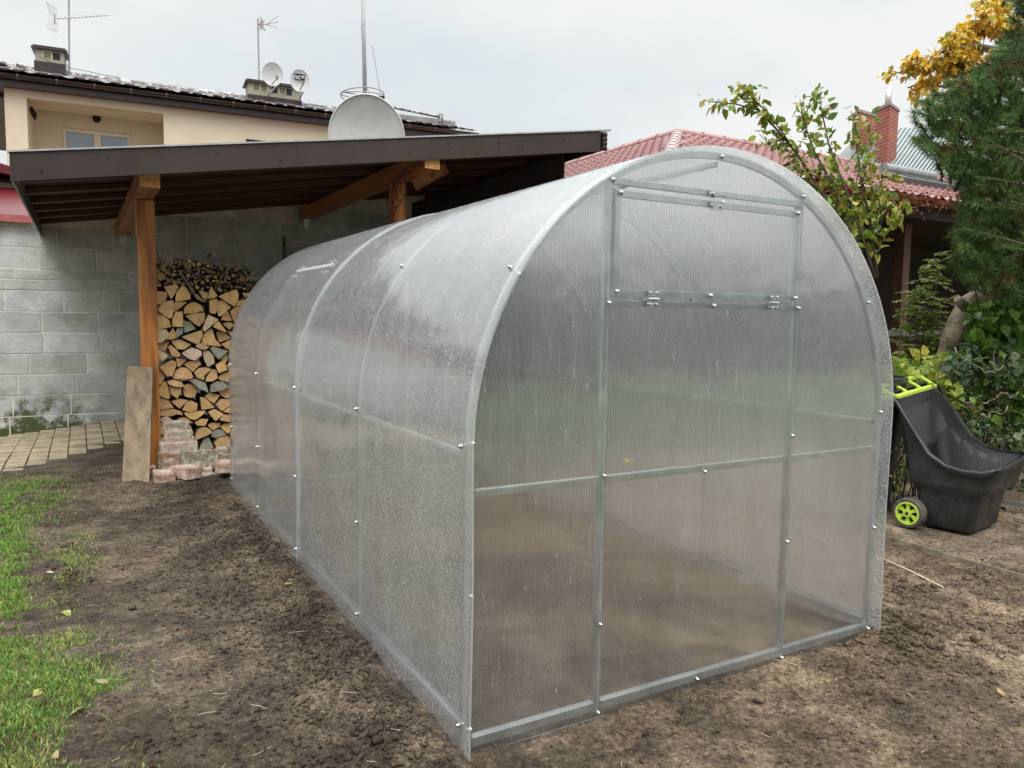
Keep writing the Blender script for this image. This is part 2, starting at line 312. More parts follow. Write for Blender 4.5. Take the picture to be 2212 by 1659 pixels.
# polycarbonate: ribbed, slightly cloudy, glossy outside; axis of the ribs = 'X' (front) or 'Y' (arched sheets)
def poly(name, axis, drops):
    m, t, b = newmat(name); t.nodes.remove(b); v = objvec(t); o = t.nodes['Material Output']
    wv = t.nodes.new('ShaderNodeTexWave'); wv.wave_type = 'BANDS'; wv.bands_direction = axis; wv.wave_profile = 'SIN'
    wv.inputs['Scale'].default_value = 31.4*(1.0 if axis == 'X' else 1.3)/1.0; wv.inputs['Distortion'].default_value = 0; t.links.new(v, wv.inputs['Vector'])
    rib = bump(t, wv.outputs[1], .0015, 1)
    web = ramp(t, wv.outputs[1], *(((.80, .82, .82), (.98, .98, .98)) if drops else ((.80, .82, .82), (.98, .98, .98))), .05, .6)
    soft = noise(t, 2.2, 3, .5, v); flat_ = bump(t, soft, .03, .3)
    vo = t.nodes.new('ShaderNodeTexVoronoi'); vo.inputs['Scale'].default_value = 200 if drops else 90; t.links.new(objvec(t, (1, 1, .8)), vo.inputs['Vector'])
    blob = ramp(t, vo.outputs['Distance'], (1, 1, 1), (0, 0, 0), .10, .40 if drops else .3)
    sel = ramp(t, vo.outputs['Color'], (0, 0, 0), (1, 1, 1), .42 if drops else .72, .56 if drops else .8)
    blob = math_(t, 'MULTIPLY', blob, sel)
    nrm = bump(t, blob, .0018, 1, rib); nrg = bump(t, blob, .0024 if drops else .0004, 1, flat_)
    refr = t.nodes.new('ShaderNodeBsdfRefraction'); refr.inputs['IOR'].default_value = 1.12; refr.inputs['Roughness'].default_value = .26; t.links.new(web, refr.inputs['Color'])
    refr.inputs['Color'].default_value = (.985, .99, .99, 1); t.links.new(nrm, refr.inputs['Normal'])
    tp = t.nodes.new('ShaderNodeBsdfTransparent'); t.links.new(web, tp.inputs[0])
    m1 = t.nodes.new('ShaderNodeMixShader'); m1.inputs[0].default_value = .3 if drops else .22; t.links.new(refr.outputs[0], m1.inputs[1]); t.links.new(tp.outputs[0], m1.inputs[2])
    df = t.nodes.new('ShaderNodeBsdfDiffuse'); tl = t.nodes.new('ShaderNodeBsdfTranslucent')
    for q in (df, tl): q.inputs[0].default_value = (.95, .975, .99, 1)
    m2 = t.nodes.new('ShaderNodeMixShader'); m2.inputs[0].default_value = .5; t.links.new(df.outputs[0], m2.inputs[1]); t.links.new(tl.outputs[0], m2.inputs[2])
    m3 = t.nodes.new('ShaderNodeMixShader')
    dirt = ramp(t, noise(t, 5, 5, .7, objvec(t, (2, 2, .5))), *(((.19,)*3, (.30,)*3) if drops else ((.035,)*3, (.085,)*3)))
    strk = ramp(t, noise(t, 60, 3, .7, objvec(t, (2.2, 2.2, .28))), (0, 0, 0), (.30, .30, .30), .60, .74)
    dirt = math_(t, 'ADD', dirt, strk)
    f3 = math_(t, 'ADD', dirt, math_(t, 'MULTIPLY', blob, .62 if drops else .3), clamp=True)
    t.links.new(f3, m3.inputs[0]); t.links.new(m1.outputs[0], m3.inputs[1]); t.links.new(m2.outputs[0], m3.inputs[2])
    gl = t.nodes.new('ShaderNodeBsdfGlossy'); gl.inputs['Roughness'].default_value = .13 if drops else .11; gl.inputs['Color'].default_value = (.96, .98, 1, 1); t.links.new(nrg, gl.inputs['Normal'])
    fr = t.nodes.new('ShaderNodeLayerWeight'); fr.inputs['Blend'].default_value = .5; t.links.new(flat_, fr.inputs['Normal'])
    F0 = .09 if drops else .14; fx = math_(t, 'MULTIPLY_ADD', math_(t, 'POWER', fr.outputs['Facing'], 3.6), .86, F0, clamp=True)
    ge = t.nodes.new('ShaderNodeNewGeometry'); t.links.new(math_(t, 'MULTIPLY_ADD', ge.outputs['Backfacing'], 1/1.12-1.12, 1.12), refr.inputs['IOR'])
    m4 = t.nodes.new('ShaderNodeMixShader'); t.links.new(fx, m4.inputs[0])
    t.links.new(m3.outputs[0], m4.inputs[1]); t.links.new(gl.outputs[0], m4.inputs[2]); t.links.new(m4.outputs[0], o.inputs[0])
    return m
PCF = poly('polycarbonate_front', 'X', False); PCR = poly('polycarbonate_arch', 'Y', True)
def polyin():
    m, t, b = newmat('polycarbonate_inner_face'); t.nodes.remove(b); o = t.nodes['Material Output']
    tp = t.nodes.new('ShaderNodeBsdfTransparent'); tp.inputs[0].default_value = (.99, .99, .99, 1); gl = t.nodes.new('ShaderNodeBsdfGlossy'); gl.inputs['Roughness'].default_value = .25
    m4 = t.nodes.new('ShaderNodeMixShader'); m4.inputs[0].default_value = .05; t.links.new(tp.outputs[0], m4.inputs[1]); t.links.new(gl.outputs[0], m4.inputs[2]); t.links.new(m4.outputs[0], o.inputs[0]); return m
PCI = polyin()
def pcedge():
    m, t, b = newmat('polycarbonate_edge'); b.inputs['Base Color'].default_value = (.62, .67, .68, 1); b.inputs['Roughness'].default_value = .3; b.inputs['Alpha'].default_value = .38; return m
PCE = pcedge()

# ------------------------------------------------------------------ ground
def gbase(x, y):
    x = np.asarray(x, float); y = np.asarray(y, float); t = sstep(4.9, 8.7, y)
    lf = np.clip((-.45-x)/1.3, 0, 1.15)
    z = -.035-.135*t*lf
    z = z+.035*sstep(3.27, 3.31, x)*sstep(-8, -6, y)+.02*sstep(3.6, 6, x)
    z = z+.035*np.exp(-((x+.12)/.16)**2)*sstep(-.3, .1, y)*(1-sstep(3.9, 4.3, y))
    z = z+.05*np.exp(-((x-2.02)/.2)**2-((y+.02)/.22)**2)
    return z
def gh(x, y):
    x = np.asarray(x, float); y = np.asarray(y, float)
    z = gbase(x, y)
    rough = .22+.9*sstep(.42, .58, fbm(x*1.3+5, y*1.3+9, 3))
    rough = rough*(1-.75*sstep(3.3, 3.35, x))
    rough = rough+.9*np.exp(-((x+.22)/.25)**2)*sstep(-.5, 0, y)*(1-sstep(4, 4.6, y))
    paved = sstep(5.1, 5.5, y)*sstep(-.2, -.4, x)
    rough = rough*(1-.8*paved)
    n = .05*(fbm(x*1.1, y*1.1, 3)-.45)*(1-.7*paved) + rough*(.050*(fbm(x*9, y*9, 4)-.45)+.030*(np.abs(vnoise(x*26, y*26)-.5)+.5*np.abs(vnoise(x*47+3, y*47)-.5)))
    far = sstep(8, 14, np.hypot(x, y))
    return z+n*(1-far)
def axis(lo, hi, st, far):
    a = np.arange(lo, hi, st); l = []; s = st; q = lo
    while q > -far: s *= 1.25; q -= s; l.append(q)
    h = []; s = st; q = a[-1]
    while q < far: s *= 1.25; q += s; h.append(q)
    return np.concatenate([l[::-1], a, h])
gx = np.concatenate([axis(-2.8, 5.6, .018, 500)]); gy = axis(-1.6, 7.2, .018, 500)
GX, GY = np.meshgrid(gx, gy, indexing='ij'); GZ = gh(GX, GY)
nx, ny = GX.shape; idx = np.arange(nx*ny).reshape(nx, ny)
Fq = np.stack([idx[:-1, :-1], idx[1:, :-1], idx[1:, 1:], idx[:-1, 1:]], -1).reshape(-1, 4)
def soilmat():
    m, t, b = newmat('soil'); v = objvec(t)
    big = noise(t, 1.1, 4, .6, v); mid = noise(t, 6, 8, .72, v); fine = noise(t, 60, 6, .8, v); mid2 = noise(t, 22, 6, .75, v, 1.2)
    c = ramp(t, mid, (.062, .046, .032), (.195, .15, .108), .36, .64)
    c2 = ramp(t, mid, (.115, .083, .057), (.35, .27, .185), .34, .64)
    sx = t.nodes.new('ShaderNodeSeparateXYZ'); t.links.new(v, sx.inputs[0])
    k = math_(t, 'ADD', math_(t, 'MULTIPLY', sx.outputs[0], .6), math_(t, 'MULTIPLY', math_(t, 'SUBTRACT', big, .5), 2.2)); k = math_(t, 'SUBTRACT', k, .1, clamp=True)
    c = mixc(t, c, c2, k)
    red = ramp(t, noise(t, 2.7, 4, .7, v), (0, 0, 0), (1, 1, 1), .54, .68); c = mixc(t, c, (.13, .078, .052), math_(t, 'MULTIPLY', red, .3))
    path = math_(t, 'MULTIPLY', math_(t, 'SUBTRACT', sx.outputs[0], 3.26), 8, clamp=True); c = mixc(t, c, ramp(t, mid, (.20, .16, .115), (.44, .365, .265), .36, .62), math_(t, 'MULTIPLY', path, .75))
    c = mixc(t, c, ramp(t, mid2, (.42, .40, .38), (1.25, 1.25, 1.22), .38, .58), .75, 'MULTIPLY')
    c = mixc(t, c, ramp(t, fine, (.45, .43, .42), (1.5, 1.48, 1.45), .36, .64), .9, 'MULTIPLY')
    hs = []
    for sc_, d_ in ((48, .5), (120, .3)):
        vo = t.nodes.new('ShaderNodeTexVoronoi'); vo.inputs['Scale'].default_value = sc_; vo.inputs['Randomness'].default_value = 1
        q = t.nodes.new('ShaderNodeVectorMath'); q.operation = 'ADD'; ds = t.nodes.new('ShaderNodeVectorMath'); ds.operation = 'SCALE'; ds.inputs['Scale'].default_value = 1.6/sc_
        nn = t.nodes.new('ShaderNodeTexNoise'); nn.inputs['Scale'].default_value = sc_*.8; t.links.new(v, nn.inputs['Vector']); t.links.new(nn.outputs['Color'], ds.inputs[0]); t.links.new(v, q.inputs[0]); t.links.new(ds.outputs[0], q.inputs[1]); t.links.new(q.outputs[0], vo.inputs['Vector'])
        hs.append(math_(t, 'MULTIPLY', math_(t, 'SUBTRACT', 1.0, vo.outputs['Distance']), d_))
        c = mixc(t, c, ramp(t, vo.outputs['Distance'], (1.12, 1.12, 1.12), (.55, .53, .52), .2, .75), .6, 'MULTIPLY')
    vo = t.nodes.new('ShaderNodeTexVoronoi'); vo.inputs['Scale'].default_value = 62; t.links.new(v, vo.inputs['Vector'])
    sp = math_(t, 'LESS_THAN', vo.outputs['Distance'], .17); se = ramp(t, vo.outputs['Color'], (0, 0, 0), (1, 1, 1), .74, .76)
    c = mixc(t, c, (.44, .37, .27), math_(t, 'MULTIPLY', math_(t, 'MULTIPLY', sp, se), .6))
    t.links.new(c, b.inputs['Base Color'])
    t.links.new(ramp(t, big, (.66, .66, .66), (.95, .95, .95), .4, .6), b.inputs['Roughness']); b.inputs['Specular IOR Level'].default_value = .3
    trod = ramp(t, noise(t, 1.7, 4, .6, v, .6), (.18, .18, .18), (1, 1, 1), .42, .58); h = math_(t, 'ADD', math_(t, 'ADD', hs[0], hs[1]), math_(t, 'ADD', math_(t, 'MULTIPLY', fine, .5), mid2)); h = math_(t, 'MULTIPLY', h, trod); c = mixc(t, c, mixc(t, c, (.74, .72, .70), 1.0, 'MULTIPLY'), trod); t.links.new(c, b.inputs['Base Color']); t.links.new(bump(t, h, .02, 1), b.inputs['Normal']); return m
SOIL = soilmat()
tag(npmesh('ground', np.stack([GX, GY, GZ], -1).reshape(-1, 3), Fq, SOIL, smooth=True), kind='structure')

# soil clods
def lumps(n, pos, size, mat, name, C, label=None):
    t_ = (1+5**.5)/2
    iv = np.array([(-1, t_, 0), (1, t_, 0), (-1, -t_, 0), (1, -t_, 0), (0, -1, t_), (0, 1, t_), (0, -1, -t_), (0, 1, -t_), (t_, 0, -1), (t_, 0, 1), (-t_, 0, -1), (-t_, 0, 1)])/1.9
    fi = np.array([(0, 11, 5), (0, 5, 1), (0, 1, 7), (0, 7, 10), (0, 10, 11), (1, 5, 9), (5, 11, 4), (11, 10, 2), (10, 7, 6), (7, 1, 8), (3, 9, 4), (3, 4, 2), (3, 2, 6), (3, 6, 8), (3, 8, 9), (4, 9, 5), (2, 4, 11), (6, 2, 10), (8, 6, 7), (9, 8, 1)])
    j = RNG.uniform(.5, 1.35, (n, 12, 1)); sc = RNG.uniform(.6, 1.4, (n, 1, 3))*np.array([1, 1, .7]); V = iv[None]*j*sc*size[:, None, None]
    V = V+pos[:, None, :]; Fc = fi[None]+12*np.arange(n)[:, None, None]
    return npmesh(name, V.reshape(-1, 3), Fc.reshape(-1, 3), mat, None, np.repeat(C, 12, 0))
CLOD = surf('soil_clod', (.9, .9, .9), (1.1, 1.1, 1.1), .9, 40, bd=.004, bscale=120, tint=True)
pts = []
def scat(n, fx, fy, s0, s1):
    for _ in range(n):
        x, y = fx(), fy(); 
        if -.0 < x < 1.93 and 0 < y < 4.0: continue
        pts.append((x, y, random.uniform(s0, s1)*random.random()**1.2+.003))
scat(12000, lambda: -.06-abs(random.gauss(0, .24)), lambda: random.uniform(-.6, 4.4), .002, .010)
scat(11000, lambda: random.uniform(-1.6, 3.3), lambda: random.uniform(-1.3, 5), .002, .006)
scat(900, lambda: random.gauss(2.1, .3), lambda: random.gauss(-.12, .16), .004, .018)
scat(14, lambda: random.gauss(2.15, .18), lambda: random.gauss(-.15, .1), .03, .05)
scat(4500, lambda: random.uniform(.3, 3.25), lambda: random.uniform(-1.2, .9), .002, .008)
scat(500, lambda: random.uniform(3.3, 4.6), lambda: random.uniform(-.5, 3), .003, .012)
scat(150, lambda: random.uniform(-1.2, 3), lambda: random.uniform(-1, 3), .010, .03)
for _ in range(26):
    qx, qy = random.uniform(-1.2, 3), random.uniform(-1.1, 3.5)
    scat(random.randint(15, 60), lambda: random.gauss(qx, .09), lambda: random.gauss(qy, .07), .005, .022)
P = np.array(pts); zz = gh(P[:, 0], P[:, 1]); tone = RNG.uniform(.75, 1.3, (len(P), 1)); k = np.clip(P[:, :1]*.4+RNG.normal(0, .2, (len(P), 1)), 0, 1)
CC = (np.array([[.046, .034, .025]])*(1-k)+np.array([[.13, .093, .06]])*k)*tone
pal = RNG.rand(len(P)) < .015; CC[pal] = np.array([.42, .36, .28])
tag(lumps(len(P), np.stack([P[:, 0], P[:, 1], zz+P[:, 2]*.25], -1), P[:, 2], SOIL, 'soil_clods', CC), 'loose crumbs of dark soil scattered on the bare ground', kind='stuff')

# edging board of the raised path on the right
b_ = MB(); ys_ = np.arange(-4.0, 4.01, .5)
for i in range(len(ys_)-1): b_.box(3.268, 3.276, ys_[i]+.002, ys_[i+1]-.002, -.12, .003+.004*math.sin(i*2.1))
tag(b_.build('lawn_edging', surf('edging', (.30, .25, .18), (.12, .095, .07), .85, 12, bd=.003), bevel=.002), 'low grey garden edging strip between soil bed and raised dirt path', 'edging')

# paving
b_ = MB()
pw, pl = .157, .094
for i in range(26):
    for j in range(40):
        x0 = -4.1+i*pw; y0 = 4.95+j*pl+(.047 if i % 2 else 0)
        if y0+pl > 8.52: continue
        cx, cy_ = x0+pw/2, y0+pl/2
        if cx > -.2: continue
        lim = 5.2+1.5*sstep(-1.75, -.5, cx)+.3*fbm(cx*3, 7.7, 2)
        if y0 < lim: continue
        z = float(gbase(cx, cy_))+.012; c = random.uniform(.8, 1.15); wm = random.random()
        sink = .014*sstep(.6, 0, y0-lim)
        ang = random.gauss(0, .008)
        b_.obox((cx, cy_, z-.03-sink+random.uniform(-.002, .003)), (pw/2-.005, ang*.05, 0), (-ang*.05, pl/2-.003, 0), (0, 0, .035), 0, (c*(1+.06*wm), c, c*(1-.12*wm)))
PAVE = surf('paver', (.36, .30, .21), (.19, .165, .115), .85, 6, bd=.004, bscale=50, tint=True)
tag(b_.build('paving', PAVE, bevel=.004), kind='structure')

# ------------------------------------------------------------------ grass
def patchmask(x, y): # image-space blob list turned into ground points once
    return 0
GP = [(50, 1068, 95, 48, 1), (0, 1130, 60, 60, .9), (15, 1230, 45, 90, 1), (-10, 1180, 70, 120, 1), (-20, 1350, 70, 110, 1), (150, 1212, 75, 28, .6), (175, 1160, 40, 20, .35), (120, 1255, 50, 25, .5), (60, 1310, 90, 40, .55), (0, 1370, 45, 80, .8), (130, 1390, 80, 45, .55), (30, 1420, 70, 40, .6), (95, 1480, 165, 70, 1), (40, 1560, 110, 50, .9), (180, 1420, 60, 50, .5), (220, 1490, 60, 35, .7), (30, 1640, 110, 45, .65), (140, 1600, 90, 40, .3), (250, 1645, 50, 30, .4), (-120, 1200, 130, 400, 1), (-300, 1400, 250, 400, 1), (60, 1700, 260, 60, .6)]
def grass():
    V = []; C = []
    for (px, py, rx, ry, den) in GP:
        c = UZ(px, py, -.03); dist = np.linalg.norm(c-CAM); area = (rx*ry*3.14)*(dist/F)**2/max(.2, (1.33/dist))
        n = int(min(9000, area*13000*den))
        a = RNG.rand(n)*2*math.pi; q = RNG.rand(n)**.5*(1+.42*RNG.randn(n))
        X = px+rx*q*np.cos(a); Y = py+ry*q*np.sin(a); keep = Y > 900; X = X[keep]; Y = Y[keep]
        for x_, y_ in zip(X, Y):
            p = UZ(x_, y_, -.03); g = vnoise(np.array(p[0]*6.), np.array(p[1]*6.))*.6+vnoise(np.array(p[0]*17.), np.array(p[1]*17.))*.4
            if g < .60-.28*den: continue
            if p[1] > 5.15: continue
            h = random.uniform(.008, .026)*(.6+.6*den); wd = random.uniform(.0012, .0024); t = random.uniform(0, 6.28); ln = random.uniform(.2, 1.1)*h; t2 = random.uniform(0, 6.28)
            z0 = float(gh(p[0], p[1]))-.004; b0 = np.array([p[0], p[1], z0]); s = np.array([math.cos(t), math.sin(t), 0])*wd; d = np.array([math.cos(t2), math.sin(t2), 0])
            V += [b0-s, b0+s, b0+s*.8+d*ln*.35+np.array([0, 0, h*.65]), b0-s*.8+d*ln*.35+np.array([0, 0, h*.65]), b0+d*ln+np.array([0, 0, h])]
            yel = random.random() < (.42 if den < .7 else .2); tn = random.uniform(.7, 1.35)
            col = np.array([.40, .38, .13] if yel else [.15, .29, .05])*tn; C += [col*.7, col*.7, col, col, col*1.15]
    V = np.array(V); n = len(V)//5; f = np.array([(0, 1, 2), (0, 2, 3), (3, 2, 4)])[None]+5*np.arange(n)[:, None, None]
    o = npmesh('lawn_grass', V, f.reshape(-1, 3), GRASSM, None, np.array(C)); tag(o, 'patchy short green grass growing through bare soil', kind='stuff')
grass()

# ------------------------------------------------------------------ greenhouse
GWC, GA, GB, GZ0, GLEN = .957, .960, .955, .92, 3.97
def arch(off=0., z0=-.03, n=44):
    p = [(GWC-GA+off, z0+(GZ0-z0)*i/8) for i in range(8)]
    for i in range(n+1):
        t = math.pi*(1-i/n); p.append((GWC+(GA-off)*math.cos(t), GZ0+(GB-off)*math.sin(t)))
    p += [(GWC+GA-off, GZ0-(GZ0-z0)*(i+1)/8) for i in range(8)]
    return p
gh_ = thing('greenhouse', 'arched tunnel greenhouse of clear ribbed polycarbonate sheets on a galvanised steel frame', 'greenhouse', loc=(0, 0, 0))
def sheet(y0, y1, off, z0, name):
    b = MB(); th = .006; outp = arch(-off-th, z0); inp = arch(-off, z0); ny = max(2, int((y1-y0)/.1)); n = len(outp); ys = np.linspace(y0, y1, ny+1)
    def wav(x, z, y, s=1): # gentle sag of the lower sheet between the bolts
        k = max(0, 1-z/.95)*.006*math.sin((y*6.1)+z*3) + .004*math.sin(y*6.28)*math.sin(z*9)*(1 if z < 1 else .2)
        return x+(k if x < GWC else -k)
    ro = [[(wav(x, z, y), y, z) for (x, z) in outp] for y in ys]; ri = [[(wav(x, z, y), y, z) for (x, z) in inp] for y in ys]
    b.loft(ro, close=False, m=0); b.loft(ri, close=False, m=1)
    for yy, A, B in ((0, ro[0], ri[0]), (1, ro[-1], ri[-1])): b.loft([A, B], close=False, m=2)
    for k in (0, n-1): b.loft([[r[k] for r in ro], [r[k] for r in ri]], close=False, m=2)
    o = b.build(name, [PCR, PCI, PCE], gh_, smooth=True, sharp=30); return o
tag(sheet(-.045, 2.03, .004, -.05, 'arched_sheet'), 'front arched sheet covered in rain drops')
tag(sheet(1.985, 4.03, .012, -.05, 'arched_sheet'), 'rear arched sheet overlapping beyond the seam')
def archz(x, off=0.):
    u = (x-GWC)/(GA-off); return GZ0+(GB-off)*math.sqrt(max(0, 1-u*u))
def fpanel(x0, x1, zlo, zhi, y, name, mats=None, th=.006):
    b = MB(); xs = [x0+(x1-x0)*i/24 for i in range(25)]
    if zhi is None:
        top = []
        for x in xs:
            if x <= GWC-GA+.001 or x >= GWC+GA-.001: top.append((x, GZ0))
            else: top.append((x, archz(x, .001)))
    else: top = [(x, zhi) for x in xs]
    poly_ = [(x1, zlo), (x0, zlo)]+top
    n = len(poly_); a = [(x, y, z) for x, z in poly_]; c = [(x, y+th, z) for x, z in poly_]
    b.add(a+c, [tuple(range(n))], 0); b.f.append(tuple(n+i for i in range(n-1, -1, -1))); b.m.append(1)
    for i in range(n): j = (i+1) % n; b.f.append((i, n+i, n+j, j)); b.m.append(2)
    return b.build(name, mats or [PCF, PCI, PCE], gh_)
XA, XB = .488, 1.375; HZ0, HZ1 = 1.375, 1.712
L0 = GWC-GA+.0015; R0 = GWC+GA-.0015
for y_, nm in ((-.004, 'front_panel'), (GLEN-.002, 'rear_panel')):
    fpanel(L0, XA, -.035, None, y_, nm); fpanel(XB, R0, -.035, None, y_, nm)
    if nm == 'front_panel':
        fpanel(XA+.0015, XB-.0015, -.035, HZ0-.012, y_, nm); fpanel(XA+.0015, XB-.0015, HZ1+.012, None, y_, nm)
    else: fpanel(XA+.0015, XB-.0015, -.035, None, y_, nm)
tag(fpanel(XA+.012, XB-.012, HZ0-.006, HZ1, -.010, 'hatch_panel'), 'hinged window panel')
# hoops
def hoop(y, w_=.02, name='hoop'):
    b = MB(); o_ = arch(.0015, -.03); i_ = arch(.0215, -.03)
    b.loft([[(x, y-w_/2, z) for x, z in o_], [(x, y+w_/2, z) for x, z in o_], [(x, y+w_/2, z) for x, z in i_], [(x, y-w_/2, z) for x, z in i_], [(x, y-w_/2, z) for x, z in o_]], close=False)
    return b.build(name, STEEL, gh_, smooth=True, sharp=35)
HY = [.014, 1.0, 2.0, 3.0, 3.955]
for y in HY: hoop(y)
def tubebar(a, b, name, w_=.02, mat=STEEL, par=None, h_=None):
    m = MB(); m.bar(a, b, w_, h_ or w_); return m.build(name, mat, par or gh_, bevel=.0015)
YF = .015
for yq in (YF, 3.955):
    for x in (XA, XB): tubebar((x, yq, -.02), (x, yq, archz(x, .022)), 'upright', .024)
    for z, nm in ((.775, 'cross_bar'), (.004, 'base_rail')):
        for a, b in ((L0+.021, XA-.0125), (XA+.0125, XB-.0125), (XB+.0125, R0-.021)): tubebar((a, yq, z), (b, yq, z), nm, .024 if z > .1 else .03)
    tubebar((XA+.0125, yq, HZ1+.026), (XB-.0125, yq, HZ1+.026), 'cross_bar', .02)
    tubebar((XA+.0125, yq, HZ0-.024), (XB-.0125, yq, HZ0-.024), 'cross_bar', .02)
for x, s in ((L0+.012, 1), (R0-.012, -1)):
    for z in (.035, .888):
        for i in range(4): tubebar((x+s*.011, HY[i]+.011, z), (x+s*.011, HY[i+1]-.011, z), 'side_rail', .018)
for i in range(4): tubebar((GWC, HY[i]+.011, GZ0+GB-.034), (GWC, HY[i+1]-.011, GZ0+GB-.034), 'ridge_rail', .018)
# hatch frame
hz0, hz1 = HZ0+.002, HZ1-.004; hx0, hx1 = XA+.022, XB-.022
hf = MB(); yh = .009
hf.bar((hx0, yh, hz1-.009), (hx1, yh, hz1-.009), .02, .022); hf.bar((hx0, yh, hz0+.009), (hx1, yh, hz0+.009), .02, .022)
hf.bar((hx0+.010, yh, hz0+.0205), (hx0+.010, yh, hz1-.0205), .02, .02); hf.bar((hx1-.010, yh, hz0+.0205), (hx1-.010, yh, hz1-.0205), .02, .02)
hfo = hf.build('hatch_frame', STEEL, gh_, bevel=.001)
for hx in (.665, 1.235):
    h = MB(); h.box(hx-.022, hx+.022, -.0135, -.0105, HZ0+.001, HZ0+.022); h.box(hx-.022, hx+.022, -.0085, -.0055, HZ0-.036, HZ0-.013)
    h.tube([(hx-.022, -.014, HZ0-.008), (hx+.022, -.014, HZ0-.008)], .0045, 8)
    h.box(hx-.016, hx+.016, -.012, -.006, HZ0-.014, HZ0-.001)
    for dx in (-.014, .014):
        for zz_ in (HZ0+.012, HZ0-.026): h.tube([(hx+dx, -.011 if zz_ > HZ0 else -.006, zz_), (hx+dx, -.017, zz_), (hx+dx, -.019, zz_)], [.0055, .0055, .002], 8)
    h.build('hinge', STEEL, gh_, smooth=True, sharp=30)
h = MB(); lx = .93; h.box(lx-.030, lx-.004, -.0105, -.007, HZ1+.006, HZ1+.032); h.box(lx-.03, lx+.03, -.0140, -.0105, HZ1-.034, HZ1-.008)
h.tube([(lx-.012, -.012, HZ1+.018), (lx-.012, -.022, HZ1+.018)], .009, 10); h.bar((lx-.014, -.02, HZ1+.022), (lx+.022, -.02, HZ1+.018), .006, .009)
h.tube([(lx+.02, -.02, HZ1+.018), (lx+.032, -.02, HZ1+.008), (lx+.026, -.02, HZ1-.008)], .0045, 6)
for dx in (-.02, .02): h.tube([(lx+dx, -.014, HZ1-.021), (lx+dx, -.02, HZ1-.021)], .006, 8)
h.build('latch', STEEL, gh_, smooth=True, sharp=30)
# bolts
def boltmesh():
    b = MB(); pr = [(.0095, 0), (.0095, .002), (.006, .0025), (.006, .006), (.0035, .010), (.0008, .0115)]
    n = 10; b.loft([[(r*math.cos(2*math.pi*i/n), -h_, r*math.sin(2*math.pi*i/n)) for i in range(n)] for r, h_ in pr], caps=True)
    return b
bm_ = boltmesh().build('bolt', BOLT, gh_, smooth=True, sharp=50); first = [True]
def bolt(x, y, z, ang=0):
    o = bm_ if first[0] else bm_.copy()
    if not first[0]: COL.objects.link(o)
    first[0] = False; o.parent = gh_; o.location = (x, y, z); o.rotation_euler = (0, ang if ang else 0, 0) if ang == 0 else (0, 0, 0)
    return o
for x, z in [(XA, .79), (XA, .29), (XA, -.015), (.93, .765), (.93, 0.0), (XB, .865), (XB, .45), (XB, -.015), (XA+.006, archz(XA)-.016), (XB, archz(XB)-.016), (GWC, GZ0+GB-.014), (hx0+.012, 1.699), (hx1-.012, 1.699), (hx0+.006, HZ0+.012), (hx1-.004, HZ0+.012), (.92, HZ0+.010), (XA+.002, HZ0-.025), (.945, HZ0-.025), (XB, HZ0-.025)]:
    bolt(x, -.0105 if (z > HZ0-.01 and XA+.01 < x < XB-.01 and z < 1.71) else -.0045, z)
for t in (25, 152): pass
for x, z in [(L0+.010, .93), (L0+.010, .47), (L0+.010, .055), (R0-.010, .93), (R0-.010, .44), (R0-.012, .0), (.155, archz(.155)-.018), (1.785, archz(1.785)-.022)]: bolt(x, -.0045, z)
# side bolts (heads facing -x)
for i, y in enumerate(HY):
    for z in ((.919, .45, .06) if i else (.919, .06)):
        o = bolt(0, 0, 0); o.location = (L0-(.0145 if i < 2 else .0205), max(y, .02), z); o.rotation_euler = (0, 0, -math.pi/2)
for y, tdeg in ((.02, 147), (1.0, 143)):
    t = R(tdeg); o = bolt(0, 0, 0); rr = .0125; o.location = (GWC+(GA+rr)*math.cos(t), y, GZ0+(GB+rr)*math.sin(t)); o.rotation_euler = (0, 0, 0)
    nrm = Vector((math.cos(t), 0, math.sin(t))); o.rotation_euler = Vector((0, -1, 0)).rotation_difference(nrm).to_euler()
# roof vent seam strip on the rear sheet
for (ya, yb, tdeg) in ((2.15, 2.95, 138),):
    b = MB(); th0 = R(tdeg)
    b.loft([[(GWC+(GA+.0185+e)*math.cos(th0+dt), y, GZ0+(GB+.0185+e)*math.sin(th0+dt)) for dt, e in ((-.012, 0), (-.012, .004), (.012, .004), (.012, 0))] for y in (ya, yb)], caps=True)
    b.build('vent_strip', PCE, gh_)
    for y in (ya+.02, ya+.1, yb-.1, yb-.02):
        for dt in (-.03, .05):
            o = bolt(0, 0, 0); t = th0+dt; o.location = (GWC+(GA+.0185)*math.cos(t), y, GZ0+(GB+.0185)*math.sin(t)); o.scale = (.6,)*3; o.rotation_euler = Vector((0, -1, 0)).rotation_difference(Vector((math.cos(t), 0, math.sin(t)))).to_euler()

# ------------------------------------------------------------------ block wall behind the shed
WY = 8.60
wl = thing('block_wall', 'tall grey aerated concrete block wall closing the back of the wooden shelter', 'wall', loc=(0, 0, 0))
b_ = MB(); z = -.25; row = 0
heights = [.247, .247, .247, .247, .247, .247, .247, .125, .125, .247, .247, .247, .247, .247, .247]
z = .045-.247
for hgt in heights:
    x = -7.5+(row*.29) % .59+random.uniform(-.05, .05)
    while x < 3.2:
        wdt = random.choice([.59, .59, .59, .35, .24]) if random.random() < .14 else .59
        topz = z+hgt
        if not (topz > 2.36 and x < -1.6) and topz < 2.575+.159*x-.02:
            c = random.uniform(.86, 1.12); jit = random.uniform(-.003, .0025)
            b_.box(x+.007, x+wdt-.006, WY+jit, WY+.2, z+.006, topz-.006, 0, (c, c, c*random.uniform(.97, 1.03)))
        x += wdt
    z += hgt; row += 1
b_.build('blocks', BLOCK, wl, bevel=.004)
